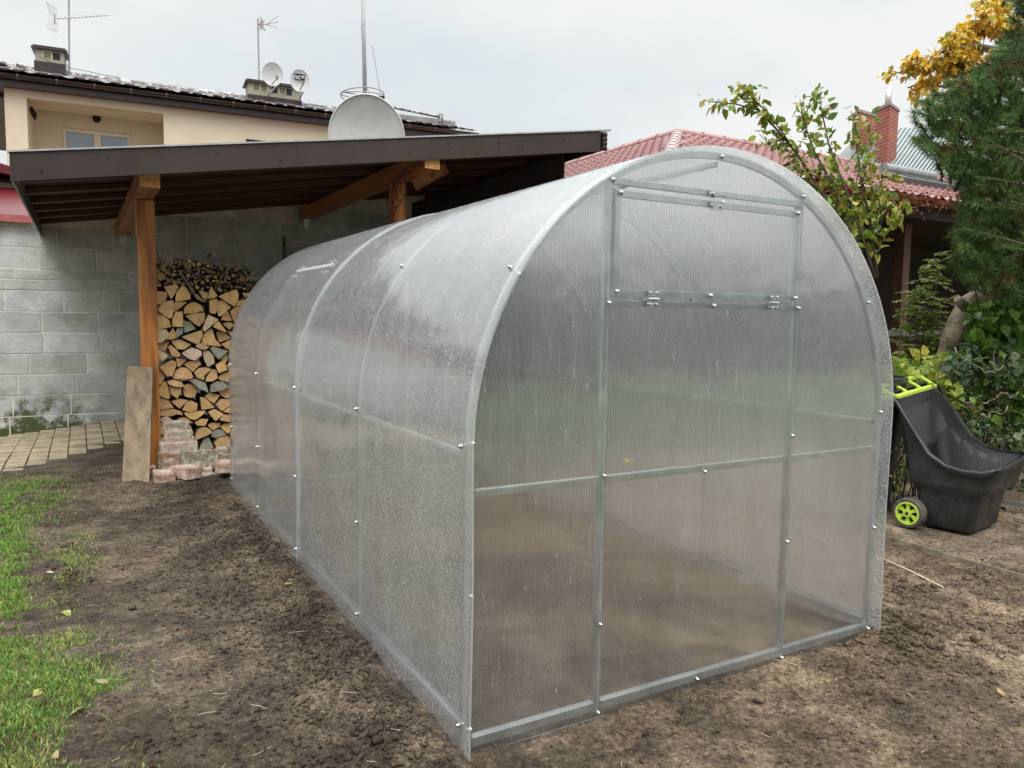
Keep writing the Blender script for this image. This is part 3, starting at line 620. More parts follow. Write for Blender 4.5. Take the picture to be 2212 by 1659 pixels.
m_ = MB(); m_.box(-7.5, -1.6, WY+.004, WY+.18, -.4, 2.30); m_.prism([(-1.6, WY+.004, -.4), (3.55, WY+.004, -.4), (3.55, WY+.004, 3.09), (-1.34, WY+.004, 2.312), (-1.6, WY+.004, 2.30)], (0, .17, 0)); m_.build('mortar', MORTAR, wl)

# ------------------------------------------------------------------ timber shelter
sh = thing('timber_shelter', 'open brown timber shelter with mono-pitch metal roof over the firewood', 'shelter', loc=(0, 0, 0))
YFR = 4.2; SL = .159
def rz(x): return 2.575+SL*x
n_ = np.array([-SL, 0, 1])/math.hypot(SL, 1); dx_ = np.array([1, 0, SL])/math.hypot(SL, 1)
def slope_box(mb, x0, x1, y0, y1, t0, t1, m=0): # thickness measured down from the roof line
    a = [(x0, y0, rz(x0)-t1), (x1, y0, rz(x1)-t1), (x1, y0, rz(x1)-t0), (x0, y0, rz(x0)-t0)]
    mb.prism(a, (0, y1-y0, 0), m)
b_ = MB(); slope_box(b_, -1.36, 3.48, YFR, YFR+.012, .012, .205); b_.build('fascia', DARKM, sh, bevel=.002)
for fx_ in (-1.18, -.78, -.05, .42, 1.5, 1.86, 2.6, 3.05):
    zf_ = rz(fx_)-random.choice([.07, .14]); b_ = MB(); b_.tube([(fx_, YFR+.001, zf_), (fx_, YFR-.006, zf_)], .008, 8); b_.build('fascia_screw', CABLE, sh)
b_ = MB(); slope_box(b_, .55, .556, YFR-.0015, YFR, .014, .2); slope_box(b_, 2.35, 2.356, YFR-.0015, YFR, .014, .2); b_.build('fascia_seam', CABLE, sh)
b_ = MB(); slope_box(b_, -1.372, 3.60, YFR-.012, YFR+.03, .0, .012); b_.build('roof_edge_flashing', ROOFLIP, sh)
# corrugated roof sheet seen from the right end
b_ = MB(); yv = np.arange(YFR+.032, 9.25, .04); prof = [(y, .012+.014*math.sin(2*math.pi*y/.18)) for y in yv]
b_.loft([[(x, y, rz(x)-.012+h_-.014) for y, h_ in prof] for x in (-1.36, 3.57)]+[[(x, y, rz(x)-.012+h_-.018) for y, h_ in prof] for x in (3.57, -1.36)], close=False)
b_.build('roof_sheet', DARKM, sh, smooth=True)
# scalloped stack of sheet ends at the high corner
b_ = MB()
for k in range(4): b_.tube([(3.50, YFR+.002, rz(3.5)-.045-.042*k), (3.545, YFR+.002, rz(3.5)-.045-.042*k)], .026, 10)
b_.box(3.505, 3.535, YFR+.014, 9.2, rz(3.5)-.19, rz(3.5)-.035); b_.build('end_trim', DARKM, sh, smooth=True, sharp=40)
b_ = MB(); b_.box(-1.358, -1.342, YFR+.014, 9.1, rz(-1.35)-.20, rz(-1.35)-.03); b_.build('eaves_board', surf('grey_trim', (.22, .22, .22), (.16, .16, .16), .5, 5, bd=0), sh, bevel=.002)
BT = []
for k, y in enumerate([4.34, 4.98, 5.62, 6.26, 6.90, 7.54, 8.18]):
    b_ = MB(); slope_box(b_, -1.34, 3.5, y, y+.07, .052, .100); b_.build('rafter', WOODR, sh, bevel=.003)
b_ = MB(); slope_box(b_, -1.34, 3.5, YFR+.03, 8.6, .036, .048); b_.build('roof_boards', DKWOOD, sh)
for (x, yb, yw) in ((-.50, 4.36, 8.59), (1.72, 4.235, 8.59)):
    zt = rz(x)-.122; z0 = zt-.155
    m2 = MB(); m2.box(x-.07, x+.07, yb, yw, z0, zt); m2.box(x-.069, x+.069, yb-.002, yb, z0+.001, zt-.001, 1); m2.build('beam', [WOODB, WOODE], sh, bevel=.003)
    q = MB(); q.box(x-.035, x+.035, yw-.14, yw-.135, z0-.11, z0-.002); q.box(x-.04, x+.04, yw-.2, yw-.003, z0-.005, z0-.0005)
    for dz in (.03, .08):
        for dx in (-.018, .018): q.tube([(x+dx, yw-.14, z0-dz), (x+dx, yw-.148, z0-dz)], .007, 8)
    q.build('bracket', STEEL, sh)
    p_ = MB(); p_.box(x-.065+.02, x+.065+.02, 5.05, 5.18, -.06, z0-.003); p_.build('post', WOODP, sh, bevel=.004)
q = MB(); xp = -.48; q.box(xp-.075, xp-.067, 5.03, 5.2, 1.92, 2.24); q.build('joint_plate', WOODP, sh, bevel=.002)
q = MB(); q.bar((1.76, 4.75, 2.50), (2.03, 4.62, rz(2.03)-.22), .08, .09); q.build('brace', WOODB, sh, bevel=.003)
# cable loops on the second beam
b_ = MB()
for k in range(4):
    c = np.array([1.62, 4.62+.05*k, rz(1.7)-.34-.02*k]); pts_ = [c+np.array([-.02*k, .13*math.cos(t), .12*math.sin(t)-.03*k]) for t in np.linspace(-2.6, 2.9, 22)]
    b_.tube(pts_, .0035, 6)
tag(b_.build('cable_loop', CABLE, smooth=True), 'black cable coiled in loops under the shelter roof beam', 'cable')
b_ = MB(); b_.tube([(1.35, 8.2, -.05), (1.36, 8.2, 2.3)], .02, 10); tag(b_.build('metal_pipe', STEEL, smooth=True), 'dull upright metal pipe in the dark at the back of the shelter', 'pipe')
# dark boards added on the right so that the shelter stays dark inside
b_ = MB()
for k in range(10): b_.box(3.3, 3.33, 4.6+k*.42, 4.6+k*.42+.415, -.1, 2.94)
tag(b_.build('shade_partition', DKWOOD), 'added dark board partition keeping light out under the high end of the shelter roof', 'partition')

# leaning plank
a = UZ(263, 1042, -.03); b2 = UZ(322, 1040, -.03); tz = .855
tl = UY(275, 790, 5.02); tr = UY(330, 793, 5.02)
b_ = MB(); nrm = np.cross(b2-a, tl-a); nrm /= np.linalg.norm(nrm); nrm *= -.028*(1 if nrm[1] < 0 else -1)
pl_ = [a+[0, 0, -.015], b2+[0, 0, -.015], tr, tl]; b_.prism([tuple(p) for p in pl_], tuple(nrm)); 
tag(b_.build('wooden_plank', PLANK, bevel=.003), 'wide weathered wooden board leaning on the front post of the shelter', 'plank')

# ------------------------------------------------------------------ firewood
r3 = lambda c: [((370+c[i]/5.528)*.8641, (600+c[i+1]/5.528)*.8641) for i in range(0, len(c), 2)]
r4 = lambda c: [((370+c[i]/4.88)*.8641, (900+c[i+1]/4.88)*.8641) for i in range(0, len(c), 2)]
A3 = '''60,700,250,720,265,770,205,885,60,885
220,650,300,625,420,635,415,665,320,820,265,720
470,630,500,645,560,720,585,815,375,850,385,730
130,965,220,850,350,835,330,1075,270,1075
350,870,410,850,530,860,420,955,345,1005
490,1020,500,940,560,880,640,860,720,890,760,965,740,980
700,700,825,730,800,830,740,790
860,640,955,775,900,805,820,810
635,750,690,750,730,800,830,855,760,855,690,820
845,835,950,810,950,985,920,1020,850,1005
955,840,1030,835,1150,930,1010,1050,970,1050
970,780,1215,680,1250,760,1240,830,1190,920
1240,850,1300,825,1400,820,1390,910,1215,915
1310,730,1420,730,1340,795
85,1030,200,1040,290,1110,315,1200,110,1235
330,1100,370,1000,465,985,475,1200,330,1190
515,1050,640,1010,780,1005,780,1120,700,1195
g,480,1120,580,1120,665,1225,515,1285
w,825,1030,970,1100,770,1265,745,1230
890,1200,930,1135,975,1125,1085,1280
1015,1105,1050,1010,1100,975,1175,1120
1130,990,1200,930,1340,925,1290,1130,1195,1140
1040,1160,1120,1130,1205,1165,1130,1245
1215,1170,1330,1140,1330,1255,1240,1240
w,115,1235,230,1230,295,1290,200,1410,130,1425,100,1370
245,1365,340,1215,380,1290,375,1360,310,1375
g,400,1215,485,1220,475,1300,370,1370
465,1340,740,1245,755,1330,690,1450
735,1435,790,1270,880,1225,930,1370,1015,1470
950,1270,1050,1265,1145,1360,990,1415
1110,1265,1260,1270,1250,1360,1140,1320
320,1390,430,1380,600,1440,500,1515,400,1505
650,1470,700,1420,840,1475,790,1510,740,1510
1015,1440,1160,1375,1245,1400,1220,1530,1090,1500
135,1490,190,1405,300,1410,240,1540
280,1480,320,1450,465,1590,420,1620,330,1600
w,465,1560,600,1485,730,1530,730,1600,640,1660,560,1640
w,755,1525,840,1530,910,1610,920,1700,820,1750,770,1640
g,855,1500,900,1470,1100,1535,970,1650
w,105,1500,170,1530,275,1600,200,1670,115,1630
1010,1640,1100,1565,1110,1640,1060,1740
1130,1590,1230,1560,1230,1720,1160,1700'''
A4 = '''140,80,290,0,335,20,335,90,290,200,215,180
345,-20,480,0,385,90,360,80
445,55,500,20,570,10,645,40,550,145
820,60,920,0,945,70,960,120,860,160
945,60,1090,50,1090,140,980,110
98,115,160,140,210,210,170,290,98,295
300,230,330,140,400,90,480,100,530,150,548,215,530,230
565,150,620,100,700,90,775,115,690,190,685,245,600,215
780,110,840,130,850,220,790,260,705,265,715,210
870,200,930,160,1010,140,1000,260,970,265,860,230
230,260,290,240,400,260,448,325,330,320,260,300
130,370,160,290,215,265,245,330,265,470,200,460,140,420
258,310,415,320,405,390,355,470,270,400
429,380,450,310,517,292,580,315,605,380,580,450,517,465,450,440
g,500,245,580,230,700,280,730,395,620,340
g,755,390,760,310,830,260,900,260,990,325,860,375
860,380,980,345,1080,360,1070,440,960,465,900,440
695,440,760,400,880,430,810,530
635,450,690,460,805,580,650,600
820,540,880,480,980,475,1035,520,900,620
915,630,1000,560,1085,570,1085,655
130,480,230,480,315,580,160,610
290,510,380,475,490,495,390,595
415,605,470,510,530,495,600,530,590,610,500,630
120,680,180,610,300,595,420,640,430,680,350,665,280,690
435,640,560,625,700,620,650,680,570,730,500,710
w,145,740,170,700,240,690,325,755,240,750
335,750,400,705,470,705,545,770
570,760,640,720,735,720,700,800,600,800
730,630,800,595,920,660,820,740
870,730,910,660,1020,670,985,755
w,1000,740,1080,680,1085,790,1040,760
735,800,780,770,890,770,880,820,790,860
885,820,930,780,1050,770,980,905
570,940,600,850,670,815,730,825,780,880,580,970
g,770,940,790,880,850,845,930,860,955,920,840,960
g,625,1090,680,960,740,940,800,1060,780,1095
800,1010,850,950,960,925,1040,1000,1030,1030,850,1085
995,900,1020,850,1090,830,1095,960,1030,960
110,760,190,770,210,870,145,915,125,850
w,130,960,200,930,200,1010,135,1010
340,790,520,800,560,900,470,1000,350,1000'''
logs = []
for txt, fn in ((A3, r3), (A4, r4)):
    for ln in txt.split('\n'):
        t = 't'
        if ln[0] in 'gw': t = ln[0]; ln = ln[2:]
        logs.append((t, fn([float(q) for q in ln.split(',')])))
YL = 5.22
info = []
for t, pp in logs:
    P3 = [UY(x, y, YL) for x, y in pp]; c = sum(P3)/len(P3); info.append([t, P3, c])
# rows from the bricks up, counted from the post, for the labels
info.sort(key=lambda q: q[2][2]); rows = []; cur = []; 
for q in info:
    if cur and q[2][2]-cur[0][2][2] > .105: rows.append(cur); cur = []
    cur.append(q)
rows.append(cur)
ORD = ['bottom', 'second', 'third', 'fourth', 'fifth', 'sixth', 'seventh', 'eighth', 'ninth', 'tenth', 'eleventh', 'twelfth', 'thirteenth', 'fourteenth', 'fifteenth', 'sixteenth', 'seventeenth', 'eighteenth']
NTH = ['first', 'second', 'third', 'fourth', 'fifth', 'sixth', 'seventh', 'eighth', 'ninth', 'tenth', 'eleventh', 'twelfth']
for ri, rw in enumerate(rows):
    rw.sort(key=lambda q: q[2][0])
    for ci, (t, P3, c) in enumerate(rw):
        yo = random.uniform(-.035, .03); n = len(P3); b = MB(); ln_ = random.uniform(.33, .4)
        # refine and jitter outline
        V2 = [np.array([p[0]-c[0], 0, p[2]-c[2]])*1.03 for p in P3]; V3 = []
        for i in range(n):
            a = V2[i]; d = V2[(i+1) % n]; e = d-a; l = np.linalg.norm(e); out_ = np.array([e[2], 0, -e[0]])/(l+1e-9)
            if np.dot(out_, a+d) < 0: out_ = -out_
            bulge = .05*l*random.uniform(-.1, .6); V3.append(a)
            for s_ in (.33, .66): V3.append(a+e*s_+out_*(bulge*.9+random.gauss(0, .0011)))
        rings = []
        for k, (dy, s_) in enumerate(((0, .975), (.006, 1), (ln_, random.uniform(.9, 1.0)))):
            rings.append([tuple(np.array([c[0], YL+yo+dy, c[2]])+v*s_) for v in V3])
        col = {'t': np.array([.76, .50, .24]), 'g': np.array([.44, .45, .37]), 'w': np.array([.80, .67, .48])}[t]*random.uniform(.82, 1.12)*np.array([1, random.uniform(.93, 1.05), random.uniform(.85, 1.1)])
        org = np.array([c[0]+random.uniform(-.06, .06), YL+yo, c[2]+random.uniform(-.07, .05)])
        rings = [[tuple(np.array(p)-org) for p in r_] for r_ in rings]
        m = len(V3); b.add(rings[0], [tuple(range(m))], 0, tuple(col)); b.loft(rings, m=1, col=tuple(col)); b.add(rings[2], [tuple(range(m-1, -1, -1))], 0, tuple(col))
        o = b.build('split_log', [LOGEND, LOGSIDE]); o.location = org
        shape = 'wedge' if n <= 4 else ('half-round' if n >= 7 else 'chunky')
        tone_ = {'t': 'tan', 'g': 'grey weathered', 'w': 'pale'}[t]
        last = ci == len(rw)-1
        pos = ('next to the post' if ci == 0 else ('against the greenhouse end' if last else f'{NTH[ci]} from the post'))
        rr = 'top' if ri == len(rows)-1 else ORD[ri]
        tag(o, f'{tone_} {shape} split log, {pos} in the {rr} row of the woodpile', 'log', 'split logs in the firewood stack')
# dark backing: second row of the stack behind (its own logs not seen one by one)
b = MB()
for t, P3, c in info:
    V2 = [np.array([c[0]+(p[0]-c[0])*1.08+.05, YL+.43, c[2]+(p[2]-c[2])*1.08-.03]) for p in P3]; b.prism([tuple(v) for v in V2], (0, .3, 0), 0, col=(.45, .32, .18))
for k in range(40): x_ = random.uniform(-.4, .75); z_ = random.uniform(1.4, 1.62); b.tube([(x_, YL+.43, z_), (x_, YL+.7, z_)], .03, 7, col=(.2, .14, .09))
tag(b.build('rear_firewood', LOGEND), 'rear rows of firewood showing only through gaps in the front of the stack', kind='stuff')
# thin branches stacked on top
def stick(pts_, r, label, endc=(.55, .36, .16)):
    b = MB(); b.tube(pts_, r, 9, m=0, cap=False, col=(.16, .12, .09))
    p0 = np.array(pts_[0]); p1 = np.array(pts_[1]); d = (p0-p1)/np.linalg.norm(p0-p1); n = 9; r0_ = r[0] if hasattr(r, '__len__') else r
    o_ = len(b.v); b.add([b.v[j] for j in range(n)], [tuple(range(n))], 1, endc)
    b.add([b.v[(len(pts_)-1)*n+j] for j in range(n)], [tuple(range(n))], 1, endc)
    org = p0; b.v = [tuple(np.array(v)-org) for v in b.v]
    o = b.build('stacked_branch', [BARK, LOGEND], smooth=True, sharp=50); o.location = org
    return tag(o, label, 'branch', 'thin branches stacked on top of the split logs')
COMMON = 'thin round branch lying end-on in the pile on top of the split logs'
top_l = [(60, 700), (215, 650), (300, 622), (420, 640), (470, 628), (540, 680), (590, 700), (700, 700), (850, 660), (960, 770), (1215, 680), (1310, 700), (1450, 730)]
def topy(x):
    for (x0, y0), (x1, y1) in zip(top_l, top_l[1:]):
        if x0 <= x <= x1: return y0+(y1-y0)*(x-x0)/(x1-x0)
    return 700
placed = []
special = [(180, 500, 58, 'thickest branch near the post, a pale round end in the branch pile'), (80, 330, 34, 'round branch end beside the post in the branch pile, upper left'), (1305, 535, 46, 'thick pale branch end on the right side of the branch pile'), (1240, 560, 34, 'orange-tinted round branch end left of the thick one at right'), (375, 590, 38, 'round branch end above the tallest pointed split log'), (905, 187, 22, 'small round branch end sticking up highest out of the branch pile'), (570, 290, 30, 'round branch end sitting on the crest of the branch pile'), (705, 335, 30, 'oval branch end on the crest of the pile, right of another'), (355, 378, 30, COMMON), (215, 400, 34, COMMON), (325, 312, 28, COMMON), (145, 278, 24, COMMON), (755, 585, 28, COMMON), (1085, 480, 26, COMMON), (635, 345, 27, COMMON), (290, 565, 32, COMMON), (555, 490, 28, COMMON)]
for x, y, r, lb in special: placed.append((x, y, r)); 
allb = [(x, y, r, lb) for x, y, r, lb in special]
tries = 0
while len(allb) < 150 and tries < 9000:
    tries += 1; x = random.uniform(55, 1450); hi = 235 if x < 420 else (310 if x < 900 else (370 if x < 1250 else 430)); y = random.uniform(hi, topy(x)-8); r = random.choice([10, 12, 14, 16, 18, 22, 26])
    if all(math.hypot(x-a, y-b) > (r+c)*.92 for a, b, c in placed): placed.append((x, y, r)); allb.append((x, y, r, COMMON))
for x, y, r, lb in allb:
    px, py = r3([x, y])[0]; yo = random.uniform(-.05, .05); p = UY(px, py, YL+yo); rr = r/5.528*.8641*6.7/F*.97
    tilt = np.array([random.gauss(0, .07), 0, random.gauss(0, .04)]); q = p+np.array([0, .35, 0])+tilt
    stick([p, (p+q)/2+np.array([random.gauss(0, .006), 0, random.gauss(0, .006)]), q], [rr, rr*.97, rr*.9], lb, tuple(np.array([.50, .33, .14])*random.uniform(.6, 1.2)))
def slant(c, r, lb):
    pp = r3(c); p = [UY(x, y, YL-.07) for x, y in pp]; stick(p, [r*(1-.12*i) for i in range(len(p))], lb, (.45, .32, .18))
slant([640, 740, 560, 620, 480, 500, 420, 410], .012, 'long bare branch leaning diagonally down over the split logs')
slant([580, 450, 530, 370, 480, 290], .018, 'short thick branch leaning in the middle of the branch pile')
slant([1190, 265, 1120, 300, 1020, 330, 900, 320], .014, 'forked grey branch lying across the crest of the branch pile')
slant([1330, 330, 1180, 350, 1040, 360, 900, 325], .010, 'thin grey branch lying flat over the right part of the pile')
slant([930, 460, 850, 430, 760, 390, 700, 410], .011, 'crooked branch with a pale broken tip in the pile')
slant([690, 360, 700, 430, 690, 520], .010, 'knotty upright stub in the centre of the branch pile')
slant([60, 480, 70, 600, 75, 680], .013, 'dark branch standing upright against the post')
slant([1100, 370, 1085, 480, 1050, 600], .012, 'dark branch standing steeply in the right part of the pile')
slant([1310, 400, 1350, 470, 1400, 520], .008, 'thin stick slanting down to the right end of the pile')
# dark twiggy mass between
b = MB()
for _ in range(260):
    x = random.uniform(140, 1400); y = random.uniform((330 if x < 420 else 420), topy(x)+15); px, py = r3([x, y])[0]; p = UY(px, py, YL+random.uniform(.03, .2)); d = np.array([random.uniform(-.07, .07), random.gauss(0, .05), random.gauss(0, .03)])
    b.tube([p-d, p+np.array([0, 0, random.gauss(0, .006)]), p+d], random.uniform(.003, .007), 5)
tag(b.build('brushwood', TWIG, smooth=True), 'tangle of thin dark twigs packed between the stacked branches', kind='stuff')

# ------------------------------------------------------------------ bricks beside the stack
BR = [ # crop rect, front plane y, depth, tint, label
 (190, 770, 505, 875, 4.82, .12, (.26, .22, .17), 'grey-brown brick on top of the small brick pile'),
 (200, 875, 540, 970, 4.80, .12, (.40, .33, .26), 'brick with white speckled mortar, second from the top'),
 (205, 958, 565, 1032, 4.80, .12, (.45, .30, .25), 'pinkish brick under the speckled one in the pile'),
 (145, 1022, 605, 1140, 4.76, .13, (.42, .30, .28), 'long pinkish white brick lying across the pile'),
 (170, 1140, 425, 1250, 4.76, .12, (.26, .085, .05), 'dark red brick below the long pinkish brick'),
 (180, 1250, 400, 1345, 4.76, .12, (.34, .22, .17), 'dull brown brick below the dark red brick'),
 (395, 1125, 860, 1325, 4.72, .07, (.17, .145, .11), 'large grey-brown slab standing on edge among the bricks'),
 (80, 1400, 340, 1540, 4.46, .22, (.36, .15, .11), 'red brick with mortar-covered top at the front left of the pile'),
 (325, 1385, 425, 1490, 4.58, .1, (.38, .30, .24), 'small broken brick behind the front left brick'),
 (450, 1322, 690, 1445, 4.42, .2, (.46, .22, .17), 'pink brick lying askew in front of the slab'),
 (815, 1268, 1030, 1376, 4.42, .17, (.46, .26, .20), 'pale brick with red patches right of the slab'),
 (605, 1415, 830, 1490, 4.56, .12, (.42, .36, .27), 'mortar-crusted brick at ground level between two loose bricks'),
 (830, 1385, 1055, 1465, 4.56, .12, (.26, .17, .12), 'brown brick at ground level under the pale brick'),
 (345, 1445, 590, 1495, 4.62, .12, (.34, .28, .22), 'brick half sunk in soil under the pink brick'),
 (855, 1090, 985, 1155, 4.85, .12, (.46, .40, .33), 'light mortar-covered half brick near the greenhouse'),
 (985, 1070, 1090, 1168, 4.88, .12, (.40, .13, .09), 'bright red half brick at the right end of the pile'),
 (860, 1155, 1010, 1235, 4.85, .12, (.38, .30, .24), 'half brick under the light one behind the pale brick'),
 (1010, 1172, 1100, 1290, 4.85, .12, (.40, .32, .25), 'worn half brick touching the greenhouse wall'),
 (130, 1265, 180, 1322, 4.82, .1, (.38, .28, .2), 'small brick piece at the foot of the shelter post'),
 (680, 1335, 790, 1412, 4.64, .1, (.44, .38, .29), 'mortar lump brick wedged behind the pink brick'),
 (130, 1150, 168, 1262, 4.86, .1, (.30, .24, .19), 'narrow brick end left of the dark red brick'),
 (430, 1325, 620, 1440, 4.66, .1, (.30, .22, .17), 'dark brick supporting the slab behind the pink brick'),
 (20, 1320, 100, 1420, 4.80, .12, (.28, .12, .08), 'reddish brick end under the shelter post')]
for (x0, y0, x1, y1, yp, dp, tc_, lb) in BR:
    pa = UY(*r4([x0, y0])[0], yp); pb = UY(*r4([x1, y1])[0], yp); pc = (pa+pb)/2; hx_, hz_ = (pb[0]-pa[0])/2, (pa[2]-pb[2])/2
    ang = random.gauss(0, .04)+(.5 if 'askew' in lb else (-.35 if 'pale brick' in lb and 'red' in lb else 0)); ca, sa = math.cos(ang), math.sin(ang)
    tc_ = tuple(np.array(tc_)*.62+np.array([.36, .30, .23])*.38); b = MB(); b.obox((0, dp/2, 0), (hx_, 0, 0), (0, dp/2, 0), (0, 0, hz_+.002), 0, tc_)
    o = b.build('brick', UBRICK, bevel=.008); me = o.data
    import bmesh
    bm = bmesh.new(); bm.from_mesh(me); bmesh.ops.subdivide_edges(bm, edges=bm.edges[:], cuts=5, use_grid_fill=True)
    for v in bm.verts: v.co += Vector((random.gauss(0, .0018), random.gauss(0, .0018), random.gauss(0, .0015)))
    bm.to_mesh(me); bm.free(); me.polygons.foreach_set('use_smooth', [True]*len(me.polygons))
    o.location = pc; o.rotation_euler = (0, random.gauss(0, .012), ang); tag(o, lb, 'brick', 'salvaged bricks piled beside the firewood')
#SPLIT2
# ------------------------------------------------------------------ garden behind the camera (seen in reflections; tall hedge added for shade)
b = MB(); b.add([(-14, -10.4, .03), (14, -10.4, .03), (14, -3.7, .03), (-14, -3.7, .03)], [(0, 1, 2, 3)])
tag(b.build('lawn', surf('lawn_grass_sheet', (.11, .17, .05), (.08, .12, .04), .9, 9, bd=.01, bscale=120)), kind='structure')
def hedge(x0, x1, h, label):
    V = []; nx_, nz_ = int((x1-x0)/.12), int(h/.12); xs = np.linspace(x0, x1, nx_); rings = []
    for x in xs:
        r_ = []
        for (y, z) in [(-10.2, 0), (-10.15, h*.33), (-10.2, h*.66), (-10.35, h*.92), (-10.8, h), (-11.3, h*.92), (-11.4, 0)]:
            r_.append((x, y+.35*(float(vnoise(np.array(x*2.3), np.array(z*2.3+y)))-.5), z+(.3*(float(vnoise(np.array(x*1.9), np.array(z*3.)))-.5) if z else 0)))
        rings.append(r_)
    b = MB(); b.loft(rings, close=False); return tag(b.build('hedge', surf('hedge_green', (.05, .08, .03), (.02, .035, .015), .9, 12, bd=.05, bscale=25), smooth=True), label, 'hedge')
hedge(-17, -1.5, 5.0, 'added tall dark hedge behind the photographer, left part, shading the shelter'); hedge(-1.4, 20, 2.2, 'low dark hedge behind the photographer, right part')  # tall hedge is made up to keep low sky light off the shelter
# ------------------------------------------------------------------ cream house behind
HO = np.array([-2.1, 14.73, 0.]); HA = R(-4.3); hu = np.array([math.cos(HA), math.sin(HA), 0]); hv = np.array([-math.sin(HA), math.cos(HA), 0])
def UH(px, py, d=0.):
    q = ray(px, py); P_ = CAM+q*((d-(CAM-HO)@hv)/(q@hv)); return np.array([(P_-HO)@hu, d, P_[2]])
def hloc(u, v, z): return tuple(HO+hu*u+hv*v+np.array([0, 0, z]))
ho = thing('cream_house', 'cream rendered house with brown tiled roof and a recessed loggia, behind the shelter', 'house', loc=tuple(HO)); ho.rotation_euler = (0, 0, HA)
ZE = 5.36; l0 = UH(57, 210); l1 = UH(353, 247); LZ = (l0[2]+l1[2])/2; U0 = .06; U1 = 9.0
b = MB(); T = .3
b.box(U0, l0[0], 0, T, -.3, ZE); b.box(l1[0], U1, 0, T, -.3, ZE); b.box(l0[0], l1[0], 0, T, LZ, ZE); b.box(l0[0], l1[0], 0, T, -.3, LZ-2.6)
b.box(l0[0]-.3, l0[0], T, .85, -.3, ZE); b.box(l1[0], l1[0]+.3, T, .85, -.3, ZE); b.box(l0[0], l1[0], T, .85, LZ-.002, LZ+.2); b.box(l0[0], l1[0], T, .85, LZ-2.7, LZ-2.6)
b.box(U0, U0+.3, T, 7, -.3, ZE-.02); b.box(U1-.3, U1, T, 7, -.3, ZE-.02); b.box(U0+.3, U1-.3, 6.8, 7, -.3, ZE-.02)
b.build('wall', PLASTER, ho)
wa = UH(133, 272, .85); wb = UH(283, 291, .85); WZ = (wa[2]+wb[2])/2; W0, W1 = wa[0], wb[0]
b = MB(); b.box(l0[0]-.3, W0, .85, 1.1, LZ-2.6, LZ+.2); b.box(W1, l1[0]+.3, .85, 1.1, LZ-2.6, LZ+.2); b.box(W0, W1, .85, 1.1, WZ, LZ+.2); b.box(W0, W1, .85, 1.1, LZ-2.6, WZ-1.7)
b.build('loggia_wall', PLASTER, ho)
b = MB(); b.box(W0, W0+.07, 0.91, 0.99, WZ-1.7, WZ); b.box(W1-.07, W1, 0.91, 0.99, WZ-1.7, WZ); b.box(W0+.07, W1-.07, 0.91, 0.99, WZ-.07, WZ); b.box((W0+W1)/2-.06, (W0+W1)/2+.06, 0.905, 0.99, WZ-1.7, WZ-.07)
wn = b.build('window', PEACH, ho, bevel=.006)
b = MB(); b.box(W0+.07, (W0+W1)/2-.06, 0.95, 0.96, WZ-1.7, WZ-.07); b.box((W0+W1)/2+.06, W1-.07, 0.95, 0.96, WZ-1.7, WZ-.07); b.build('pane', GLASS, wn)
v_ = UH(209, 257, .85); b = MB(); b.tube([(v_[0], .85, v_[2]), (v_[0], .80, v_[2])], .075, 16); b.build('wall_vent', DARKV, ho)
v_ = UH(62, 240, 0.25); b = MB(); b.tube([(v_[0]+.02, .4, v_[2]+.1), (v_[0]+.07, .35, v_[2]-.02), (v_[0]+.09, .3, v_[2]-.12)], [.03, .05, .02], 8); b.build('wall_lamp', DARKV, ho)
v_ = UH(548, 300); b = MB(); b.box(v_[0]-.15, v_[0]+.5, -.02, 0, v_[2]-.9, v_[2]-.02); b.build('lower_window', DARKV, ho)
# eaves: soffit board, gutter, roof
b = MB(); b.box(-1.6, 9.12, -.16, .0, ZE-.10, ZE+.02); b.build('eaves_board', GUTTER, ho)
b = MB(); gr = .07
prof = [(-.17-gr+gr*math.cos(t), ZE+.075+gr*math.sin(t)) for t in np.linspace(math.pi, 2*math.pi, 9)]
prof2 = [(y, z) for y, z in [(-.17-gr+(gr-.008)*math.cos(t), ZE+.075+(gr-.008)*math.sin(t)) for t in np.linspace(2*math.pi, math.pi, 9)]]
b.loft([[(x, y, z) for y, z in prof+prof2] for x in (-1.65, 9.15)], caps=True)
g_ = b.build('gutter', GUTTER, ho, smooth=True, sharp=50)
b = MB()
for k in range(18):
    x = -1.5+k*.6; b.loft([[(x+dx, -.17-gr+(gr+.004)*math.cos(t), ZE+.075+(gr+.004)*math.sin(t)) for t in np.linspace(math.pi*.95, 2*math.pi, 8)] for dx in (0, .02)], close=False)
b.build('gutter_clip', surf('clip', (.2, .17, .16), bd=0, rough=.35), g_)
PT = math.tan(R(15.5))
def tileroof(name, x0, x1, y0, y1, zf, mat, par, px=.2, step=.35, amp=.018, hst=.035, clip=None):
    ys = []; y = y0
    while y < y1: ys += [(y-.014, hst), (min(y+step, y1), 0)]; y += step
    xs = np.arange(x0, x1, px/6); V = []; 
    for (yy, st) in ys:
        for x in xs: V.append((x, yy, zf(x, yy)+st*1.0+amp*(math.cos(2*math.pi*x/px)*.5+.5)**1.5))
    n = len(xs); m = len(ys); V = np.array(V); I = np.arange(n*m).reshape(m, n); Fc = np.stack([I[:-1, :-1], I[:-1, 1:], I[1:, 1:], I[1:, :-1]], -1)
    if clip is not None:
        cx = V[Fc].mean(-2); keep = clip(cx[..., 0], cx[..., 1]); Fc = Fc[keep]
    return npmesh(name, V, Fc.reshape(-1, 4), mat, par)
tileroof('roof', -1.7, 9.2, -.24, 3.6, lambda x, y: ZE+.11+(y+.24)*PT, ROOFBR, ho)
b = MB(); zr = ZE+.11+3.84*PT; b.prism([(-1.7, -.2, ZE+.06), (-1.7, 3.6, zr-.05), (-1.7, 7.4, ZE+.06)], (10.9, 0, 0)); b.build('roof_underside', GUTTER, ho)
